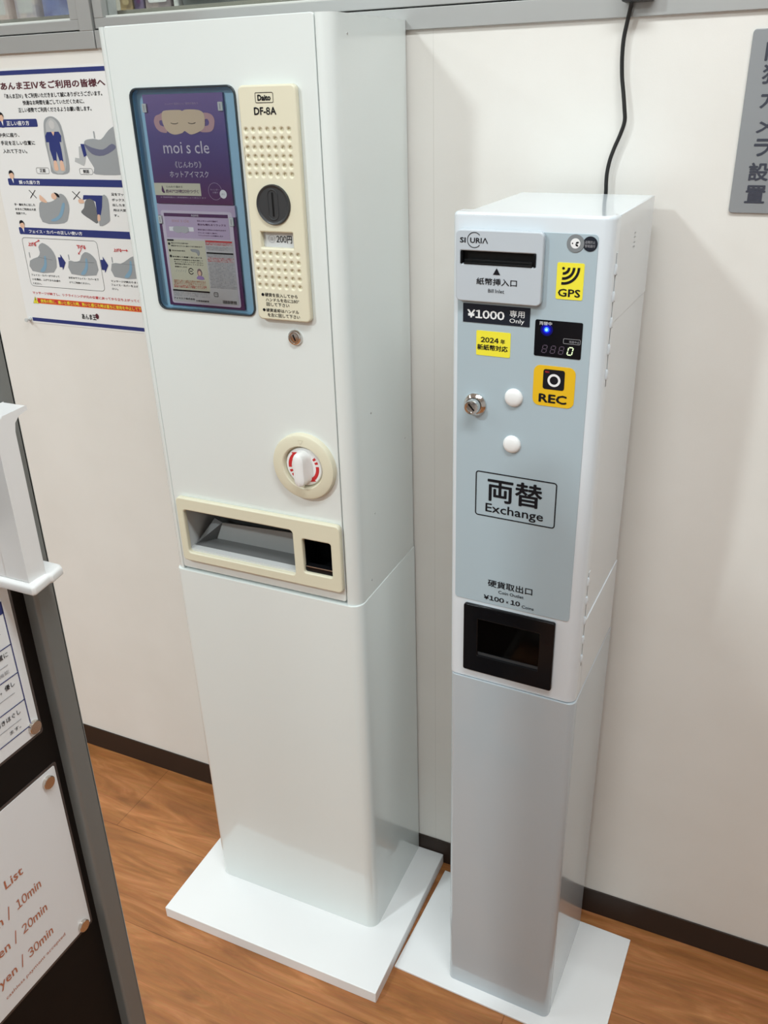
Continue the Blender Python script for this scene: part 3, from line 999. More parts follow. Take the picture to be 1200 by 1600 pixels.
# coin panel
cp = MB(VO)
dots = []
for r in range(6):
    for c in range(7):
        dots.append(circ(0.1449 + (0.2075 - 0.1449) * c / 6, 1.4557 + (1.4029 - 1.4557) * r / 5, 0.0023, 10))
for r in range(5):
    for c in range(7):
        dots.append(circ(0.1449 + (0.2079 - 0.1449) * c / 6, 1.3036 + (1.2614 - 1.3036) * r / 4, 0.0023, 10))
cp.plate(FD, rr(0.1375, 1.2150, 0.2205, 1.5068, 0.007, 5), [rr(0.1530, 1.3120, 0.2018, 1.3318, 0.0008)] + dots, M_CREAM, 0.0, 0.0095, 0.0022)
cp.poly(FD, rr(0.140, 1.240, 0.2165, 1.310, 0), M_CREAM, 0.0066)
cp.poly(FD, rr(0.140, 1.335, 0.2165, 1.475, 0), M_CREAM, 0.0066)
cpo = cp.build('coin_panel', vm, label='cream coin panel')
b = MB(VO)
HP = 0.0099
b.line(FD, rr(0.1631, 1.4867, 0.1886, 1.4980, 0.0015), 0.0007, M_INK, HP, True)
b.text(FD, 'Daito', 0.1662, 1.4888, 0.1853, 1.4958, M_INK, HP, 0.055)
b.build('maker_mark', cpo)
b = MB(VO)
b.text(FD, 'DF-8A', 0.1597, 1.4728, 0.1918, 1.4818, M_INK, HP, 0.032)
b.build('model_lettering', cpo)
b = MB(VO)
for s, x0, z0, x1, z1 in (('●硬貨を投入してから', 0.1462, 1.2470, 0.2030, 1.2522), ('ハンドルを右に180°', 0.1525, 1.2405, 0.2050, 1.2455),
                          ('回して下さい', 0.1530, 1.2342, 0.1890, 1.2392), ('●硬貨返却はハンドル', 0.1462, 1.2262, 0.2035, 1.2312), ('を左に回して下さい', 0.1535, 1.2195, 0.2045, 1.2247)):
    b.text(FD, s, x0, z0, x1, z1, M_INK, HP, 0.013)
b.build('instruction_lettering', cpo)
b = MB(VO)
b.lathe(FD, 0.1772, 1.3667, [(0.0252, 0.0090), (0.0252, 0.0112), (0.0243, 0.0126), (0.0228, 0.0122), (0.0215, 0.0112), (0.0001, 0.0112)], M_DKGREY, 48)
b.plate(FD, rr(0.1690, 1.3475, 0.1852, 1.3860, 0.008, 8), [rr(0.1703, 1.3488, 0.1839, 1.3847, 0.0066, 8)], M_DKGREY, 0.0110, 0.0120, 0.0004)
b.poly(FD, rr(0.1762, 1.3525, 0.1784, 1.3822, 0.0006), M_BLACKM, 0.0120)
b.build('coin_slot', cpo, label='dark grey round coin slot')
b = MB(VO)
b.poly(FD, rr(0.151, 1.310, 0.204, 1.334, 0), mat('price_card', (0.55, 0.555, 0.56), 0.4), 0.0012)
b.text(FD, '200円', 0.1722, 1.3174, 0.1958, 1.3270, M_INK, 0.0016, 0.012)
b.ring(FD, 0.1650, 1.3225, 0.0046, 0.0051, M_GREYI, 0.0016)
b.text(FD, '品', 0.1627, 1.3203, 0.1673, 1.3247, M_GREYI, 0.0016)
b.build('price_plate', cpo)

# key lock
b = MB(VO)
b.lathe(FD, 0.1895, 1.1908, [(0.0112, 0.0), (0.0110, 0.0022), (0.0098, 0.0040), (0.0080, 0.0044), (0.0078, 0.0032), (0.0066, 0.0032), (0.0064, 0.0042), (0.0001, 0.0044)], M_CHROME, 32)
b.poly(FD, [(0.1870, 1.1945), (0.1885, 1.1955), (0.1920, 1.1872), (0.1905, 1.1862)], M_BLACKM, 0.0047)
b.build('key_lock', vm)

# turning dial
b = MB(VO)
KC = (0.1900, 0.9968)
b.lathe(FD, KC[0], KC[1], [(0.0522, 0.0), (0.0520, 0.0055), (0.0505, 0.0085), (0.0480, 0.0096), (0.0345, 0.0098), (0.0330, 0.0085), (0.0318, 0.0015), (0.0300, 0.0010)], M_CREAM, 64)
for tri in ([(0.1856, 1.0405), (0.1940, 1.0405), (0.1898, 1.0335)], [(0.1856, 0.9490), (0.1940, 0.9490), (0.1898, 0.9560)]):
    b.line(FD, tri, 0.0010, mat('cream_shade', (0.66, 0.61, 0.47), 0.5), 0.0101, True)
dial = b.build('dial', vm, label='cream dial ring')
b = MB(VO)
b.lathe(FD, KC[0], KC[1], [(0.0300, 0.0010), (0.0300, 0.0040), (0.0288, 0.0052), (0.0001, 0.0052)], M_BRACKET, 48)
c0 = Vector(KC)
for a0, a1, dash in ((188, 133, (197, 213)), (8, -47, (17, 33))):
    b.ring(FD, KC[0], KC[1], 0.0205, 0.0258, M_RED, 0.0055, a1, a0, 10)
    an = math.radians(a1)
    rd, d = Vector((math.cos(an), math.sin(an))), Vector((math.sin(an), -math.cos(an)))
    b.poly(FD, [tuple(c0 + rd * 0.0172), tuple(c0 + rd * 0.0285), tuple(c0 + rd * 0.0222 + d * 0.0095)], M_RED, 0.0056)
    for e0 in dash:
        b.ring(FD, KC[0], KC[1], 0.0205, 0.0258, M_RED, 0.0055, e0, e0 + 9, 3)
b.build('dial_plate', dial, label='white dial plate with red arrows')
b = MB(VO)
hv = []
for hh, w, l in ((0.0050, 0.0130, 0.0262), (0.0090, 0.0102, 0.0266), (0.0180, 0.0092, 0.0268), (0.0220, 0.0082, 0.0258), (0.0242, 0.0052, 0.0230), (0.0248, 0.0010, 0.0150)):
    hv.append([FD.p(KC[0] + x, KC[1] + z, hh) for x, z in smooth([(-w, 0), (-w * 0.94, -l * 0.75), (0, -l), (w * 0.94, -l * 0.75), (w, 0), (w * 0.94, l * 0.75), (0, l), (-w * 0.94, l * 0.75)], 4)])
n = len(hv[0])
b.add([p for ring in hv for p in ring], [[r * n + i, r * n + (i + 1) % n, (r + 1) * n + (i + 1) % n, (r + 1) * n + i] for r in range(5) for i in range(n)] + [[5 * n + i for i in range(n)]], M_BRACKET, True)
b.build('knob', dial, label='white turning knob')

# dispensing tray
tr = MB(VO)
tr.plate(FD, rr(-0.0570, 0.7905, 0.2468 - 0.0012, 0.9082, 0.008, 5), [rr(-0.0440, 0.8070, 0.1622, 0.8865, 0.006, 5), rr(0.1787, 0.8155, 0.2288, 0.8755, 0.004, 4)],
         M_CREAM, 0.0, 0.0095, 0.0022)
tray = tr.build('dispensing_tray', vm, label='cream dispensing tray frame')
b = MB(VO)


def well(b, x0, z0, x1, z1, d, h1, ms):
    """open box behind the face: ms = back, left, right, floor, top"""
    P = lambda x, z, h: FD.p(x, z, h)
    a = [P(x0, z0, h1), P(x1, z0, h1), P(x1, z1, h1), P(x0, z1, h1), P(x0, z0, -d), P(x1, z0, -d), P(x1, z1, -d), P(x0, z1, -d)]
    for f, m in (([4, 5, 6, 7], ms[0]), ([0, 4, 7, 3], ms[1]), ([1, 2, 6, 5], ms[2]), ([0, 1, 5, 4], ms[3]), ([3, 7, 6, 2], ms[4])):
        b.add(a, [f], m)


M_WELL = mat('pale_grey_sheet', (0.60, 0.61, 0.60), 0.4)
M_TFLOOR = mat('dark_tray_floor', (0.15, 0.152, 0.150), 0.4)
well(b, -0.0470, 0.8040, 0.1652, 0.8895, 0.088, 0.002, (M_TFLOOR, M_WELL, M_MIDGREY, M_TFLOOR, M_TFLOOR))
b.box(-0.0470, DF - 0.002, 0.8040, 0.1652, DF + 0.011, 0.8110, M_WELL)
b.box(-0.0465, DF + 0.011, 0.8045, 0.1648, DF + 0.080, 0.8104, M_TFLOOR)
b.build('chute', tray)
b = MB(VO)                                                       # upright inner flap with a dark slanting ear at its left end
b.add([(-0.0300, DF + 0.045, 0.8100), (0.1640, DF + 0.045, 0.8100), (0.1640, DF + 0.047, 0.8500), (-0.0110, DF + 0.047, 0.8420),
       (-0.0300, DF + 0.047, 0.8100), (0.1640, DF + 0.047, 0.8100), (0.1640, DF + 0.049, 0.8500), (-0.0110, DF + 0.049, 0.8420)],
      [[0, 1, 2, 3], [7, 6, 5, 4], [3, 2, 6, 7], [0, 3, 7, 4], [1, 5, 6, 2], [0, 4, 5, 1]], M_MIDGREY)
b.add([(-0.0465, DF + 0.017, 0.8104), (-0.0250, DF + 0.042, 0.8104), (-0.0100, DF + 0.0465, 0.8425), (-0.0240, DF + 0.0455, 0.8490),
       (-0.0465, DF + 0.019, 0.8104), (-0.0260, DF + 0.044, 0.8104), (-0.0110, DF + 0.0485, 0.8425), (-0.0250, DF + 0.0475, 0.8490)],
      [[0, 1, 2, 3], [7, 6, 5, 4], [3, 2, 6, 7], [0, 3, 7, 4], [1, 5, 6, 2], [0, 4, 5, 1]], M_FLAP)
b.build('inner_flap', tray, label='grey inner flap')
b = MB(VO)
well(b, 0.1760, 0.8130, 0.2310, 0.8780, 0.050, 0.002, (M_BLACK, M_BLACK, M_BLACK, M_BLACK, M_BLACK))
b.box(0.1790, DF - 0.004, 0.8158, 0.2285, DF + 0.006, 0.8260, M_BLACK)
b.box(0.1790, DF - 0.0045, 0.8242, 0.2285, DF - 0.0030, 0.8254, M_STEEL)
b.build('coin_return', tray, label='black coin return cup')

# ---- the two sample packages inside the display window
c1 = thing('eye_mask_package', 'violet eye mask package clipped at the top of the display window', 'package', (0.040, DF + 0.0115, 1.3625))
b = MB(c1.location)
b.plate(FD, rr(-0.0236, 1.3625, 0.1038, 1.4997, 0.0006), [], M_VIOLET, -0.0100, -0.0065)
b.build('sleeve', c1)
b = MB(c1.location)
HC = -0.0061
b.poly(FD, smooth([(0.0058, 1.4770), (0.0005, 1.4755), (-0.0060, 1.4735), (-0.0094, 1.4670), (-0.0070, 1.4590), (0.0000, 1.4540), (0.0100, 1.4533), (0.0080, 1.4600), (0.0045, 1.4610), (0.0000, 1.4630), (0.0000, 1.4680), (0.0056, 1.4690)], 3), M_STRAP, HC)
b.poly(FD, smooth([(0.0700, 1.4762), (0.0810, 1.4756), (0.0865, 1.4720), (0.0882, 1.4660), (0.0850, 1.4570), (0.0778, 1.4533), (0.0640, 1.4540), (0.0700, 1.4600), (0.0770, 1.4612), (0.0795, 1.4650), (0.0770, 1.4690), (0.0715, 1.4690)], 3), M_STRAP, HC)
b.poly(FD, smooth([(0.0056, 1.4770), (0.0126, 1.4802), (0.0345, 1.4804), (0.0389, 1.4791), (0.0453, 1.4808), (0.0650, 1.4798), (0.0726, 1.4746), (0.0722, 1.4609), (0.0640, 1.4545), (0.0499, 1.4506), (0.0432, 1.4528),
                   (0.0390, 1.4550), (0.0345, 1.4525), (0.0218, 1.4506), (0.0110, 1.4550), (0.0050, 1.4651)], 3), M_MASK, HC + 0.0002)
for x0 in (0.0182, 0.0462):
    b.line(FD, smooth([(x0, 1.4650), (x0 + 0.003, 1.4640), (x0 + 0.006, 1.4637), (x0 + 0.009, 1.4640), (x0 + 0.0122, 1.4650)], 3, False), 0.0008, M_INK, HC + 0.0004)
b.build('mask_picture', c1, label='cream eye mask picture')
b = MB(c1.location)
M_WP = mat('pale_print', (0.66, 0.62, 0.68), 0.45)
b.text(FD, 'moi s cle', 0.0005, 1.4272, 0.0750, 1.4425, M_WP, HC)
b.text(FD, '《じんわり》', 0.0165, 1.4090, 0.0595, 1.4175, M_WP, HC)
b.text(FD, 'ホットアイマスク', 0.0058, 1.3968, 0.0695, 1.4052, M_WP, HC)
b.text(FD, 'じんわり 気持ちいい 蒸気の温もり', 0.0128, 1.4865, 0.0650, 1.4893, M_LILAC, HC)
b.poly(FD, rr(-0.0236, 1.3735, 0.0540, 1.3895, 0), M_PALEY, HC)
b.text(FD, 'じんわり温まる', -0.0028, 1.3836, 0.0244, 1.3862, M_INK, HC + 0.0003)
b.text(FD, '約40℃が約20分つづく', -0.0044, 1.3766, 0.0500, 1.3816, M_PLUM, HC + 0.0003, 0.012)
b.poly(FD, smooth([(-0.0100, 1.3865), (-0.0075, 1.3800), (-0.0062, 1.3775), (-0.0085, 1.3765), (-0.0115, 1.3790), (-0.0110, 1.3830)], 3), M_PLUM, HC + 0.0003)
b.text(FD, '※持続時間はご使用環境により異なります', -0.0151, 1.3700, 0.0614, 1.3719, M_LILAC, HC)
b.build('lettering', c1)
b = MB(c1.location)
b.ring(FD, 0.0772, 1.3798, 0.0106, 0.0110, M_LILAC, HC)
b.text(FD, 'ラベンダー', 0.0695, 1.3808, 0.0845, 1.3830, M_LILAC, HC)
b.text(FD, 'の香り', 0.0730, 1.3772, 0.0815, 1.3795, M_LILAC, HC)
b.poly(FD, circ(0.0900, 1.3765, 0.0056), M_WHITEI, HC + 0.0003)
b.text(FD, '1枚入', 0.0868, 1.3752, 0.0932, 1.3778, M_GREYI, HC + 0.0005)
b.build('scent_badge', c1)

c2 = thing('eye_mask_package', 'lilac edged package back with small print below the violet one', 'package', (0.041, DF + 0.0115, 1.2208))
b = MB(c2.location)
b.plate(FD, rr(-0.0240, 1.2208, 0.1056, 1.3470, 0.0006), [], M_PLUM, -0.0100, -0.0065)
b.plate(FD, rr(-0.0240, 1.3470, 0.1056, 1.3618, 0.0006), [], M_LILAC, -0.0100, -0.0065)
b.plate(FD, rr(-0.0189, 1.2240, 0.1002, 1.3535, 0.0035), [], M_LILAC2, -0.0100, -0.0062)
b.build('sleeve', c2)
b = MB(c2.location)
HC = -0.0059
b.poly(FD, rr(-0.0137, 1.3455, 0.0934, 1.3500, 0), M_PLUM, HC)
b.text(FD, '商品特長', 0.0330, 1.3464, 0.0455, 1.3490, M_WHITEI, HC + 0.0002)
b.poly(FD, rr(-0.0133, 1.3170, 0.0936, 1.3450, 0), M_LILAC, HC)
b.poly(FD, rr(-0.0146, 1.2440, 0.0503, 1.3142, 0), M_PALEY, HC)
b.poly(FD, rr(0.0503, 1.2270, 0.0975, 1.3160, 0), M_GREYP, HC)
b.poly(FD, rr(-0.0160, 1.2265, 0.0503, 1.2440, 0), M_GREYP, HC)
HC += 0.0002
b.text(FD, 'moi s cle', -0.0010, 1.3380, 0.0280, 1.3428, M_STRAP, HC)
b.poly(FD, rr(-0.0073, 1.3260, 0.0010, 1.3318, 0.0005), M_WHITEI, HC)
b.poly(FD, rr(0.0255, 1.3262, 0.0345, 1.3320, 0.0005), M_WHITEI, HC)
b.poly(FD, smooth([(0.0000, 1.3310), (0.0060, 1.3330), (0.0130, 1.3325), (0.0190, 1.3330), (0.0258, 1.3310), (0.0255, 1.3260), (0.0190, 1.3235), (0.0130, 1.3248), (0.0070, 1.3235), (0.0000, 1.3262)], 3), M_CHAIRL, HC + 0.0002)
for s, x0, z0, x1, z1 in (('目もとをじんわり温めて', 0.0420, 1.3397, 0.0765, 1.3420), ('気分も晴れるリラックス', 0.0420, 1.3345, 0.0890, 1.3375),
                          ('蒸気の温もりが目もとを包み込みます', 0.0414, 1.3282, 0.0883, 1.3302), ('ラベンダーの香りに癒され', 0.0412, 1.3240, 0.0735, 1.3259), ('リラックスタイムを演出します', 0.0414, 1.3205, 0.0830, 1.3224)):
    b.text(FD, s, x0, z0, x1, z1, M_PLUM, HC, 0.02)
b.poly(FD, rr(-0.0136, 1.3122, -0.0024, 1.3145, 0), M_INK, HC)
for k, (x, z) in enumerate(((-0.0111, 1.3082), (-0.0111, 1.2990), (-0.0109, 1.2911))):
    b.poly(FD, circ(x, z, 0.0019, 14), M_INK, HC)
for s, x0, z0, x1, z1 in (('袋からアイマスクを取り出す', -0.0073, 1.3085, 0.0224, 1.3105), ('開封するとすぐに温かくなり始めます', -0.0078, 1.3047, 0.0458, 1.3067),
                          ('耳かけを切り取る', -0.0074, 1.2980, 0.0152, 1.3000), ('目を閉じて装着し耳にかける', -0.0079, 1.2895, 0.0428, 1.2917),
                          ('就寝時や休憩時など目を閉じて', -0.0065, 1.2858, 0.0440, 1.2876), ('ゆっくりとおくつろぎください', -0.0060, 1.2828, 0.0440, 1.2846),
                          ('使用後は取り外してください', -0.0058, 1.2798, 0.0440, 1.2816), ('装着のしかた', -0.0060, 1.2757, 0.0150, 1.2777)):
    b.text(FD, s, x0, z0, x1, z1, M_INK, HC, 0.016)
b.poly(FD, smooth([(0.0250, 1.3020), (0.0380, 1.3018), (0.0400, 1.2965), (0.0370, 1.2930), (0.0340, 1.2975), (0.0270, 1.2985)], 3), M_CHAIR, HC)
b.ring(FD, 0.0213, 1.2712, 0.0034, 0.0046, M_INK, HC, 20, 330)
b.line(FD, [(0.0190, 1.2712), (0.0236, 1.2712)], 0.0012, M_INK, HC)
for k in range(5):
    b.line(FD, [(-0.0055 + 0.004 * k, 1.2690 + 0.0015 * (k % 2)), (-0.0030 + 0.004 * k, 1.2730 - 0.0015 * (k % 2))], 0.0004, M_GREYI, HC)
b.poly(FD, circ(0.0358, 1.2700, 0.0042, 16, 0.0055), mat('hair_print', (0.22, 0.14, 0.16), 0.5), HC)
b.poly(FD, circ(0.0358, 1.2690, 0.0028, 14, 0.0036), M_SKIN, HC + 0.0002)
b.poly(FD, smooth([(0.0300, 1.2608), (0.0425, 1.2605), (0.0400, 1.2650), (0.0325, 1.2652)], 3), mat('violet_shirt_print', (0.34, 0.22, 0.48), 0.5), HC + 0.0001)
for s, z in (('使用中に熱いと感じた場合や異常がある', 1.2562), ('場合は直ちに使用を中止してください', 1.2540), ('低温やけどに注意してください', 1.2518)):
    b.text(FD, s, -0.0114, z, 0.0445, z + 0.0019, M_RUST, HC, 0.018)
for s, z in (('安全上の注意を必ずお読みください保管', 1.2492), ('高温の場所を避けて保管してください', 1.2470)):
    b.text(FD, s, -0.0120, z, 0.0450, z + 0.0018, M_RED, HC, 0.018)
b.poly(FD, rr(-0.0149, 1.2418, 0.0497, 1.2440, 0), M_INK, HC + 0.0002)
for k in range(3):
    b.text(FD, ('発熱体 鉄粉 活性炭 塩類 保水剤 高分子', '不織布 ポリエステル 香料 ラベンダー', '原産国 日本 内容量 一枚入り')[k], -0.0146, 1.2392 - 0.0022 * k, 0.0490, 1.2409 - 0.0022 * k, M_GREYI, HC)
b.text(FD, 'アイマスク株式会社', -0.0154, 1.2298, 0.0222, 1.2328, M_INK, HC, 0.02)
b.text(FD, 'お客様相談室', 0.0237, 1.2284, 0.0465, 1.2308, M_INK, HC, 0.02)
b.poly(FD, rr(0.0517, 1.3128, 0.0962, 1.3150, 0), M_RED, HC)
for k, z in enumerate((1.3108, 1.3088)):
    b.text(FD, ('目に傷やはれものがある方は使わない', '皮膚の弱い方は医師に相談すること')[k], 0.0517, z, 0.0962, z + 0.0016, M_RED, HC, 0.018)
for k, z in enumerate((1.3060, 1.3040, 1.3019)):
    b.text(FD, ('乳幼児の手の届かない所に置くこと', '就寝中の長時間の使用は避けること', '一回で使い切り再使用しないこと')[k], 0.0520, z, 0.0965, z + 0.0016, M_GREYI, HC, 0.018)
b.poly(FD, rr(0.0517, 1.2970, 0.0963, 1.2992, 0), M_INK, HC)
LN = ('目や目の周囲に疾患のある方は使用', '糖尿病や血行障害のある方は医師に', '火気や直射日光を避けて保管する', '温めすぎに注意し様子を見て使う', '妊娠中の方は相談の上でお使い下さい')
for k in range(22):
    z = 1.2948 - 0.00215 * k
    b.text(FD, LN[k % 5], 0.0520 + 0.0006 * (k % 3), z, 0.0965 - 0.003 * (k % 4 == 3), z + 0.0016, M_RED if k in (2, 3, 4) else M_GREYI, HC, 0.018)
b.line(FD, rr(0.0565, 1.2375, 0.0632, 1.2432, 0.0012), 0.0008, M_INK, HC, True)
b.text(FD, 'プラ', 0.0577, 1.2388, 0.0620, 1.2416, M_INK, HC)
random.seed(4)
x = 0.0700
while x < 0.0940:
    w = random.choice((0.0003, 0.0005, 0.0008))
    b.poly(FD, rr(x, 1.2284, x + w, 1.2330, 0), M_INK, HC)
    x += w + random.choice((0.0003, 0.0005))
b.build('lettering', c2)

# ================================================================== MONEY CHANGER (right)
XW, XD = 0.1913, 0.2183
ang = -0.0375
ux, uy = Vector((math.cos(ang), math.sin(ang))), Vector((-math.sin(ang), math.cos(ang)))
org = Vector((0.6194, -0.2539)) - ux * XW                        # front left corner
ctr = org + ux * (XW / 2) + uy * (XD / 2)
mc = thing('money_changer', 'narrow white money changer with grey front panel and yellow stickers on slim pedestal', 'money changer', (ctr.x, ctr.y, 0), (0, 0, ang))
XO = Vector((XW / 2, XD / 2, 0))
FX = Face((0, 0, 0), (1, 0, 0), (0, 0, 1), (0, -1, 0))
XZ0, XZ1, XZ2 = 0.0042, 0.7026, 1.3662

b = MB(XO)
b.box(-0.0985, -0.0265, 0.0, 0.2908, 0.2195, XZ0, M_BASE)
b.build('base_plate', mc, bevel=0.0006)
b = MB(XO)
b.prism(plan(0.0015, XW + 0.0012, -0.0026, XD, 0.010, 0.012), XZ0, XZ1 - 0.0006, M_PEDSHADE, 0.0014, 3)
b.build('pedestal', mc, label='pedestal with shade painted into its grey')
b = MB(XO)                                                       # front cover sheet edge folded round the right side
b.box(XW - 0.0006, 0.0105, XZ0 + 0.001, XW + 0.0018, 0.0130, XZ1 - 0.004, M_PEDSHADE)
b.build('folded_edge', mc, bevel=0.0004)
b = MB(XO)                                                       # front shell
b.prism(plan(-0.0005, XW, 0.0, 0.0288, 0.010, 0.014), XZ1 + 0.0008, XZ2, M_PAINT2, 0.0050, 5)
shell = b.build('door', mc)
b = MB(XO)                                                       # body behind the shell
b.box(0.0125, 0.0296, XZ1 + 0.0004, XW - 0.0012, XD, XZ2 - 0.0014, M_PAINT2)
b.build('cabinet', mc, bevel=0.0012)
for z0, z1, xo in ((1.2420, XZ2 - 0.0016, -0.0002), (0.8268, 1.2412, -0.0010), (XZ1 + 0.0006, 0.8268, 0.0002)):
    b = MB(XO)
    b.box(XW - 0.0016, 0.0300, z0, XW + xo, XD - 0.0004, z1, M_PAINT2)
    b.build('side_panel', mc, bevel=0.0005)
FS = Face((XW - 0.0002, 0, 0), (0, 1, 0), (0, 0, 1), (1, 0, 0))
M_GAP = mat('seam_gap', (0.10, 0.10, 0.105), 0.6)
for z0, z1, ks in ((1.1676, 1.3246, (1.3068, 1.2762, 1.2459, 1.2143, 1.1836)), (0.7558, 0.9079, (0.8958, 0.8661, 0.8339, 0.8019, 0.7701))):
    b = MB(XO)
    b.box(XW - 0.0008, 0.0225, z0, XW + 0.0006, 0.0300, z1, M_PAINT2)
    b.box(XW - 0.0008, 0.0214, z0, XW + 0.0002, 0.0225, z1, M_GAP)
    for k in ks:
        b.tube([(XW - 0.0004, 0.0196, k - 0.0052), (XW + 0.0002, 0.0196, k - 0.0044), (XW + 0.0002, 0.0196, k + 0.0044), (XW - 0.0004, 0.0196, k + 0.0052)], 0.0024, M_PAINT2, 12)
        b.box(XW - 0.0008, 0.0225, k - 0.0078, XW + 0.0007, 0.0300, k - 0.0070, M_GAP)
    b.build('hinge', mc, bevel=0.0003)
b = MB(XO)
for dz in (-0.008, -0.003, 0.003, 0.008):
    b.line(FS, [(0.111, 1.3253 + dz), (0.1185, 1.3253 + dz)], 0.0013, M_CHAIR, 0.0003)
b.build('vent_slots', mc)

# printed grey-blue front panel (notched by the bill bezel)
b = MB(XO)
b.plate(FX, rr(0.0082, 0.8388, 0.1752, 1.3470, 0.005), [], M_PANEL, -0.0004, 0.0008, 0.0002)
b.build('front_panel', mc, label='grey blue front panel')
HX = 0.0012
# bill inlet
b = MB(XO)
b.plate(FX, rr(0.0086, 1.2648, 0.1152, 1.3482, 0.006), [rr(0.0148, 1.3090, 0.1070, 1.3240, 0.0008)], M_BEZEL, 0.0008, 0.0095, 0.0015)
bi = b.build('bill_inlet', mc, label='pale grey bill inlet')
b = MB(XO)
b.box(0.0146, -0.0024, 1.3088, 0.1072, -0.0010, 1.3242, M_BLACKM)
b.box(0.0190, -0.0105, 1.3088, 0.1030, -0.0015, 1.3110, M_BLACKM)
b.box(0.0190, -0.0072, 1.3110, 0.1030, -0.0015, 1.3140, M_BLACKM)
b.box(0.0148, -0.0105, 1.3092, 0.0172, -0.0015, 1.3238, M_BLACK)
b.box(0.1046, -0.0105, 1.3092, 0.1070, -0.0015, 1.3238, M_BLACK)
b.build('slot', bi, label='black bill slot', bevel=0.0004)
b = MB(XO)
HB = 0.0099
b.text(FX, 'SI', 0.0140, 1.3332, 0.0212, 1.3392, M_INK, HB, 0.022)
b.ring(FX, 0.0320, 1.3366, 0.0082, 0.0090, M_INK, HB, 40, 322, 28)
b.text(FX, 'URI', 0.0268, 1.3332, 0.0412, 1.3392, M_INK, HB, 0.022)
b.line(FX, [(0.0424, 1.3332), (0.0454, 1.3392)], 0.0011, M_INK, HB)
b.line(FX, [(0.0452, 1.3392), (0.0484, 1.3332)], 0.0011, M_INK, HB)
b.build('maker_logo', bi)
b = MB(XO)
b.poly(FX, [(0.0560, 1.2982), (0.0650, 1.2982), (0.0605, 1.3060)], M_INK, HB)
b.text(FX, '紙幣挿入口', 0.0355, 1.2858, 0.0858, 1.2940, M_INK, HB, 0.014)
b.text(FX, 'Bill Inlet', 0.0505, 1.2772, 0.0705, 1.2815, M_INK, HB, 0.004)
b.build('inlet_lettering', bi)
# price label
b = MB(XO)
b.plate(FX, rr(0.0156, 1.2376, 0.1008, 1.2604, 0.0002), [], M_LABEL, 0.0008, 0.0014)
b.text(FX, '¥1000', 0.0212, 1.2433, 0.0692, 1.2537, M_WHITEI, 0.0017, 0.034)
b.text(FX, '専用', 0.0756, 1.2480, 0.0942, 1.2562, M_WHITEI, 0.0017, 0.004)
b.text(FX, 'Only', 0.0756, 1.2396, 0.0942, 1.2464, M_WHITEI, 0.0017, 0.004)
b.build('price_label', mc, label='black ¥1000 label')
b = MB(XO)
b.plate(FX, rr(0.0335, 1.1976, 0.0777, 1.2284, 0.0015), [], M_YELLOW, 0.0008, 0.0013)
b.text(FX, '2024', 0.0394, 1.2142, 0.0628, 1.2208, M_INK, 0.0016, 0.036)
b.text(FX, '年', 0.0650, 1.2140, 0.0710, 1.2200, M_INK, 0.0016, 0.020)
b.text(FX, '新紙幣対応', 0.0350, 1.2044, 0.0746, 1.2118, M_INK, 0.0016, 0.026)
b.build('sticker', mc, label='yellow 2024 sticker')
b = MB(XO)
b.plate(FX, rr(0.1302, 1.2737, 0.1617, 1.3151, 0.0020), [], M_YELLOW, 0.0008, 0.0013)
gx, gz = 0.1377, 1.3088
b.poly(FX, circ(gx, gz, 0.0016, 14), M_INK, 0.0016)
for r in (0.0065, 0.0122, 0.0178):
    b.ring(FX, gx, gz + 0.0008, r - 0.0015, r + 0.0015, M_INK, 0.0016, -95, 2, 18)
b.text(FX, 'GPS', 0.1328, 1.2768, 0.1590, 1.2858, M_INK, 0.0016, 0.022)
b.build('sticker', mc, label='yellow GPS sticker')
b = MB(XO)
b.plate(FX, rr(0.1087, 1.1424, 0.1603, 1.1933, 0.0085, 6), [], M_AMBER, 0.0008, 0.0013)
b.poly(FX, rr(0.1208, 1.1640, 0.1474, 1.1890, 0.0030), M_INK, 0.0016)
b.ring(FX, 0.1345, 1.1758, 0.0052, 0.0080, M_WHITEI, 0.0019)
b.text(FX, 'REC', 0.1232, 1.1846, 0.1284, 1.1868, M_RED, 0.0019, 0.02)
b.text(FX, 'REC', 0.1165, 1.1467, 0.1516, 1.1580, M_INK, 0.0016, 0.036)
b.build('sticker', mc, label='amber REC sticker')
# camera eye and round badge
b = MB(XO)
b.plate(FX, circ(0.1496, 1.3367, 0.0100, 32), [], mat('grey_ring', (0.21, 0.225, 0.235), 0.3), 0.0008, 0.0016, 0.0003)
b.poly(FX, circ(0.1496, 1.3367, 0.0056, 24), M_WHITEI, 0.0019)
for a in (20, -35):
    a = math.radians(a)
    c, s = math.cos(a), math.sin(a)
    b.poly(FX, smooth([(0.1488 + t * c - w * s, 1.3365 + t * s + w * c) for t, w in ((0.001, 0.0), (0.003, 0.0011), (0.0052, 0.0), (0.003, -0.0011))], 3), M_INK, 0.0021)
b.poly(FX, circ(0.1463, 1.3367, 0.0008, 10), M_INK, 0.0021)
b.build('camera_eye', mc)
b = MB(XO)
b.plate(FX, circ(0.1661, 1.3366, 0.0083, 32), [], M_LABEL, 0.0008, 0.0013, 0.0001)
b.text(FX, '盗難防止', 0.1603, 1.3370, 0.1719, 1.3402, M_GREYI, 0.0016)
b.text(FX, '警報器付', 0.1603, 1.3328, 0.1719, 1.3360, M_GREYI, 0.0016)
b.build('badge', mc, label='round black badge')
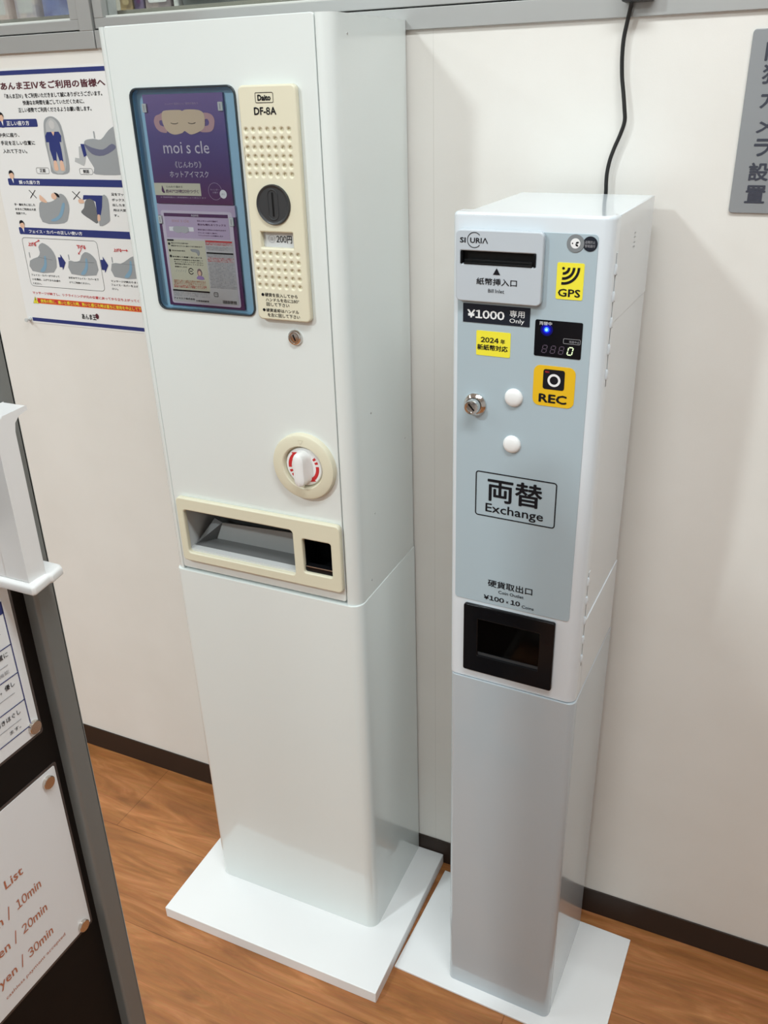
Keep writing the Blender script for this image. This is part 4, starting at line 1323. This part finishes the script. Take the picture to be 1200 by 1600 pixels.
# display
b = MB(XO)
b.plate(FX, rr(0.1076, 1.2042, 0.1648, 1.2480, 0.0020), [], mat('smoked_display', (0.005, 0.005, 0.007), 0.15, spec=0.2), 0.0006, 0.0014, 0.0002)
disp = b.build('display', mc, label='black digital display')
b = MB(XO)
HD = 0.0017
b.text(FX, '両替中', 0.1130, 1.2420, 0.1280, 1.2463, M_WHITEI, HD)
b.build('status_lettering', disp)
b = MB(XO)
b.line(FX, rr(0.1430, 1.2222, 0.1630, 1.2280, 0.001), 0.0005, M_GREYI, HD, True)
b.text(FX, '両替中止', 0.1500, 1.2234, 0.1620, 1.2262, M_GREYI, HD)
b.build('stop_mark', disp)


def digit(b, x, z, w, h, segs, m, t=0.0013):
    sl = 0.0009
    P = lambda u, v: (x + u * w + sl * (v - 0.5) * 2, z + v * h)
    e = 0.12
    S = {'a': ((e, 1), (1 - e, 1)), 'd': ((e, 0), (1 - e, 0)), 'g': ((e, .5), (1 - e, .5)),
         'f': ((0, .55), (0, .95)), 'b': ((1, .55), (1, .95)), 'e': ((0, .05), (0, .45)), 'c': ((1, .05), (1, .45))}
    for s in segs:
        p, q = S[s]
        b.line(FX, [P(*p), P(*q)], t, m, HD)


for x0 in (0.1180, 0.1283, 0.1384):
    b = MB(XO)
    digit(b, x0, 1.2090, 0.0052, 0.0090, 'abcdefg', M_DIM, 0.0009)
    b.build('unlit_digit', disp)
b = MB(XO)
digit(b, 0.1490, 1.2090, 0.0056, 0.0090, 'abcdef', M_DIGIT)
b.build('lit_digit', disp, label='lit digit 0')
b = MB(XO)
b.poly(FX, circ(0.1220, 1.2368, 0.0075, 28), mat('lamp_halo_edge', (0.004, 0.004, 0.02), 0.3, spec=0.2, emit=(0.0, 0.004, 1.0), estr=0.10), 0.00155)  # halo of the lamp, painted as two faintly glowing discs
b.poly(FX, circ(0.1220, 1.2368, 0.0052, 24), mat('lamp_halo', (0.004, 0.004, 0.03), 0.3, spec=0.2, emit=(0.0, 0.006, 1.0), estr=0.42), 0.00165)
b.lathe(FX, 0.1220, 1.2368, [(0.0032, 0.0012), (0.0030, 0.0020), (0.0016, 0.0026)], M_LEDB, 20)
b.lathe(FX, 0.1220, 1.2368, [(0.0016, 0.0026), (0.0008, 0.0029), (0.0001, 0.0030)], M_LEDW, 20)
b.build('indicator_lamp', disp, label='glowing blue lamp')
# lock and buttons
b = MB(XO)
b.lathe(FX, 0.0336, 1.1325, [(0.0150, 0.0006), (0.0148, 0.0030), (0.0120, 0.0062), (0.0108, 0.0070), (0.0106, 0.0050), (0.0098, 0.0050), (0.0096, 0.0150), (0.0086, 0.0165), (0.0062, 0.0166), (0.0060, 0.0150), (0.0001, 0.0150)], M_CHROME, 40)
lk = b.build('key_lock', mc, label='chrome key lock')
b = MB(XO)
b.poly(FX, [(0.0290, 1.1362), (0.0304, 1.1374), (0.0378, 1.1292), (0.0364, 1.1280)], M_BLACKM, 0.0154)
b.build('keyhole', lk)
for bz, bx in ((1.1477, 0.0846), (1.0854, 0.0846)):
    b = MB(XO)
    b.lathe(FX, bx, bz, [(0.0118, 0.0006), (0.0118, 0.0016), (0.0112, 0.0034), (0.0095, 0.0050), (0.0060, 0.0060), (0.0001, 0.0063)], M_BRACKET, 36)
    b.build('button', mc, label='white round cap')
# Exchange lettering
b = MB(XO)
b.line(FX, rr(0.0370, 0.9768, 0.1462, 1.0406, 0.0035), 0.0016, M_INK, HX, True)
b.text(FX, '両替', 0.0531, 1.0000, 0.1284, 1.0345, M_INK, HX, 0.018)
b.text(FX, 'Exchange', 0.0510, 0.9795, 0.1310, 0.9962, M_INK, HX, 0.012)
b.build('exchange_lettering', mc, label='framed black Exchange lettering')
b = MB(XO)
b.text(FX, '硬貨取出口', 0.0574, 0.8676, 0.1220, 0.8790, M_INK, HX, 0.016)
b.text(FX, 'Coin Outlet', 0.0732, 0.8592, 0.1101, 0.8642, M_INK, HX, 0.012)
b.text(FX, '¥100', 0.0516, 0.8452, 0.0822, 0.8530, M_INK, HX, 0.036)
b.text(FX, '×', 0.0850, 0.8462, 0.0885, 0.8500, M_INK, HX, 0.01)
b.text(FX, '10', 0.0915, 0.8456, 0.1055, 0.8534, M_INK, HX, 0.036)
b.text(FX, 'Coins', 0.1080, 0.8442, 0.1252, 0.8490, M_INK, HX, 0.012)
b.build('outlet_lettering', mc)
# coin outlet
b = MB(XO)
b.plate(FX, rr(0.0235, 0.7192, 0.1577, 0.8336, 0.0035), [rr(0.0455, 0.7490, 0.1370, 0.8120, 0.001)], M_BLACK, 0.0002, 0.0060, 0.0012)
co = b.build('coin_outlet', mc, label='black coin outlet')
b = MB(XO)
b.poly(FX, rr(0.0440, 0.7470, 0.1385, 0.8140, 0), M_BLACKM, 0.0005)
b.box(0.0455, -0.0030, 0.7490, 0.1370, -0.0008, 0.7530, M_DKGREY)
b.build('recess', co)
b = MB(XO)
b.add([FX.p(0.0458, 0.7496, 0.0020), FX.p(0.1367, 0.7496, 0.0020), FX.p(0.1367, 0.8116, 0.0045), FX.p(0.0458, 0.8116, 0.0045)], [[0, 1, 2, 3]], M_FLAPC)
b.build('flap', co, label='clear flap')

# ================================================================== SIGN STAND IN THE FOREGROUND
KT = 0.0204
PV = Vector((0.0, 0.0, 1.0))
RT = Matrix.Rotation(-KT, 3, 'X')
PY = -0.7635                                                     # y of the frame edge at the pivot height


def leaning(name, label, cat, loc, group=None):
    loc = Vector(loc)
    w = Vector((0, PY, 1.0)) + RT @ (loc - Vector((0, PY, 1.0)))
    w.x = loc.x
    o = thing(name, label, cat, w, (-KT, 0, 0), group)
    return o, loc


FP = Face((0.2215, 0, 0), (0, 1, 0), (0, 0, 1), (1, 0, 0))
st, so = leaning('sign_stand', 'black panel sign stand with grey frame at the left edge of the view', 'sign stand', (0.215, -1.03, 0.0))
b = MB(so)
b.box(0.2065, -1.290, 0.075, 0.2215, -0.772, 1.470, M_SBLACK)
b.build('panel', st, label='black panel')
b = MB(so)
b.plate(FP, rr(-1.2965, 0.065, PY, 1.480, 0.002), [rr(-1.2710, 0.0905, -0.7885, 1.4545, 0.001)], M_STAND, -0.018, 0.0140, 0.0035, 3)
b.build('frame', st, label='grey frame')
for fy in (-1.16, -0.90):
    b = MB(so)
    b.box(0.040, fy - 0.02, 0.004, 0.390, fy + 0.02, 0.022, M_STAND)
    b.box(0.205, fy - 0.012, 0.018, 0.222, fy + 0.012, 0.080, M_STAND)
    b.build('foot', st, bevel=0.002)


def yt(y, z):
    return y - KT * (z - 1.0)


# upper notice
us, uo = leaning('notice_sheet', 'laminated white notice with navy ruled table, upper sheet on the black stand', 'notice', (0.2216, -0.955, 0.9600))
b = MB(uo)
b.plate(FP, rr(-1.1130, 0.9570, -0.8015, 1.1820, 0.003), [], M_LAMIN, 0.0001, 0.0006)
b.plate(FP, rr(-1.1100, 0.9600, -0.8045, 1.1790, 0.002), [], M_PAPER2, 0.0002, 0.0009)
b.build('sheet', us)
b = MB(uo)
TR = -0.8140
b.poly(FP, rr(-1.100, 1.0960, TR, 1.1080, 0), M_NAVY, 0.0013)
b.line(FP, [(TR, 1.108), (TR + 0.0005, 0.9728)], 0.0011, M_NAVY, 0.0013)
for z in (1.0640, 1.0335, 1.0035, 0.9737):
    b.line(FP, [(-1.100, z), (TR, z)], 0.0010, M_NAVY, 0.0013)
for z in (1.0790, 1.0470, 1.0165, 0.9870):
    b.line(FP, [(-1.100, z), (TR - 0.008, z)], 0.0006, M_GREYI, 0.0013)
for s, z, y1 in (('施術前に腕時計などを外して下さい。必要な位置に', 1.0545, -0.8195), ('体の状態に合わせて強さを選べます。優し', 1.0235, -0.8200), ('肩や腰、脚の筋肉を解きほぐし', 0.9930, -0.8210)):
    b.text(FP, s, y1 - 0.0058 * len(s), z, y1, z + 0.0055, M_INK, 0.0013, 0.008)
b.text(FP, 'マッサージ機能', -0.862, 1.0385, -0.8225, 1.0425, M_GREYI, 0.0013)
b.text(FP, 'ます。', -0.8370, 0.9790, -0.8240, 0.9830, M_INK, 0.0013)
b.build('printing', us)
# price list
ls, lo = leaning('price_list', 'laminated white price list with orange lettering, lower sheet on the black stand', 'price list', (0.2216, -0.952, 0.6960))
b = MB(lo)
b.plate(FP, rr(-1.1080, 0.6930, -0.7960, 0.9165, 0.003), [], M_LAMIN, 0.0001, 0.0006)
b.plate(FP, rr(-1.1050, 0.6965, -0.7990, 0.9135, 0.002), [], M_PAPER2, 0.0002, 0.0009)
b.build('sheet', ls)
b = MB(lo)
b.text(FP, 'Price', -0.9180, 0.8308, -0.8905, 0.8412, M_RUST, 0.0013, 0.012)
b.text(FP, 'List', -0.8822, 0.8308, -0.8605, 0.8412, M_RUST, 0.0013, 0.012)
for s, z, y0 in (('10min', 0.7975, -0.8760), ('20min', 0.7650, -0.8772), ('30min', 0.7318, -0.8780)):
    b.text(FP, s, y0, z, -0.8455, z + 0.0115, M_RUST, 0.0013, 0.010)
    b.text(FP, '/', -0.8880, z - 0.001, -0.8835, z + 0.0135, M_RUST, 0.0013)
    b.text(FP, '0yen', -0.9230, z - 0.0035, -0.8935, z + 0.0110, M_RUST, 0.0013, 0.010)
b.text(FP, 'cashless payment accepted', -0.9120, 0.7125, -0.8330, 0.7180, M_RUST, 0.0013)
b.build('printing', ls)
# magnets
FM = Face((0, 0, 0), (0, 1, 0), (0, 0, 1), (1, 0, 0))
for y, z, lab in ((-0.8114, 0.9696, 'round nickel magnet at the lower corner of the upper notice'),
                  (-0.8124, 0.9018, 'round nickel magnet at the top corner of the price list'),
                  (-0.8157, 0.7022, 'round nickel magnet at the bottom corner of the price list')):
    o, oo = leaning('magnet', lab, 'magnet', (0.2224, yt(y, z), z), 'magnets on the black stand')
    b = MB(oo)
    b.lathe(FM, yt(y, z), z, [(0.0068, 0.2224), (0.0068, 0.2252), (0.0062, 0.2258), (0.0001, 0.2258)], M_NICKEL, 28)
    b.build('disc', o)

# white bracket clipped on the stand
br, bo = leaning('bracket', 'white plastic bracket with flared lips mounted on the upper black sign stand', 'bracket', (0.24, -0.80, 1.125))
b = MB(bo)


def ysh(y):
    return yt(y, 1.2)


# S-profile in (y, z): top flange, wall, bottom lip; swept along x
prof_o = [(-0.8085, 1.1330), (-0.8085, 1.2620), (-0.8060, 1.2720), (-0.7990, 1.2780), (-0.7735, 1.2795), (-0.7735, 1.2755), (-0.7830, 1.2735), (-0.7880, 1.2690), (-0.7895, 1.2620), (-0.7895, 1.1330)]
prof_o = [(ysh(y), z) for y, z in prof_o]
n = len(prof_o)
b.box(0.2222, ysh(-0.8085), 1.1330, 0.2362, ysh(-0.7895), 1.2640, M_BRACKET)
for xa, xb, pr in ((0.2362, 0.2610, prof_o),):
    vs = [(xa, y, z) for y, z in pr] + [(xb, y, z) for y, z in pr]
    b.add(vs, [[i, (i + 1) % n, n + (i + 1) % n, n + i] for i in range(n)], M_BRACKET)
    tri = tessellate_polygon([[Vector((y, z, 0)) for y, z in pr]])
    b.add([(xa, y, z) for y, z in pr], [list(t) for t in tri], M_BRACKET)
    b.add([(xb, y, z) for y, z in pr], [list(t) for t in tri], M_BRACKET)
b.build('holder', br, bevel=0.0020, seg=3)
b = MB(bo)
FZ = Face((0, 0, 1.1240), (1, 0, 0), (0, 1, 0), (0, 0, 1))
b.plate(FZ, [(0.2222, ysh(-0.8130)), (0.2672, ysh(-0.8130)), (0.2690, ysh(-0.8100)), (0.2655, ysh(-0.7900)), (0.2670, ysh(-0.7880)), (0.2640, ysh(-0.7735)), (0.2590, ysh(-0.7705)), (0.2370, ysh(-0.7705)), (0.2370, ysh(-0.7905)), (0.2222, ysh(-0.7905))], [], M_BRACKET, 0.0, 0.0095, 0.0030, 3)
b.build('lip', br)
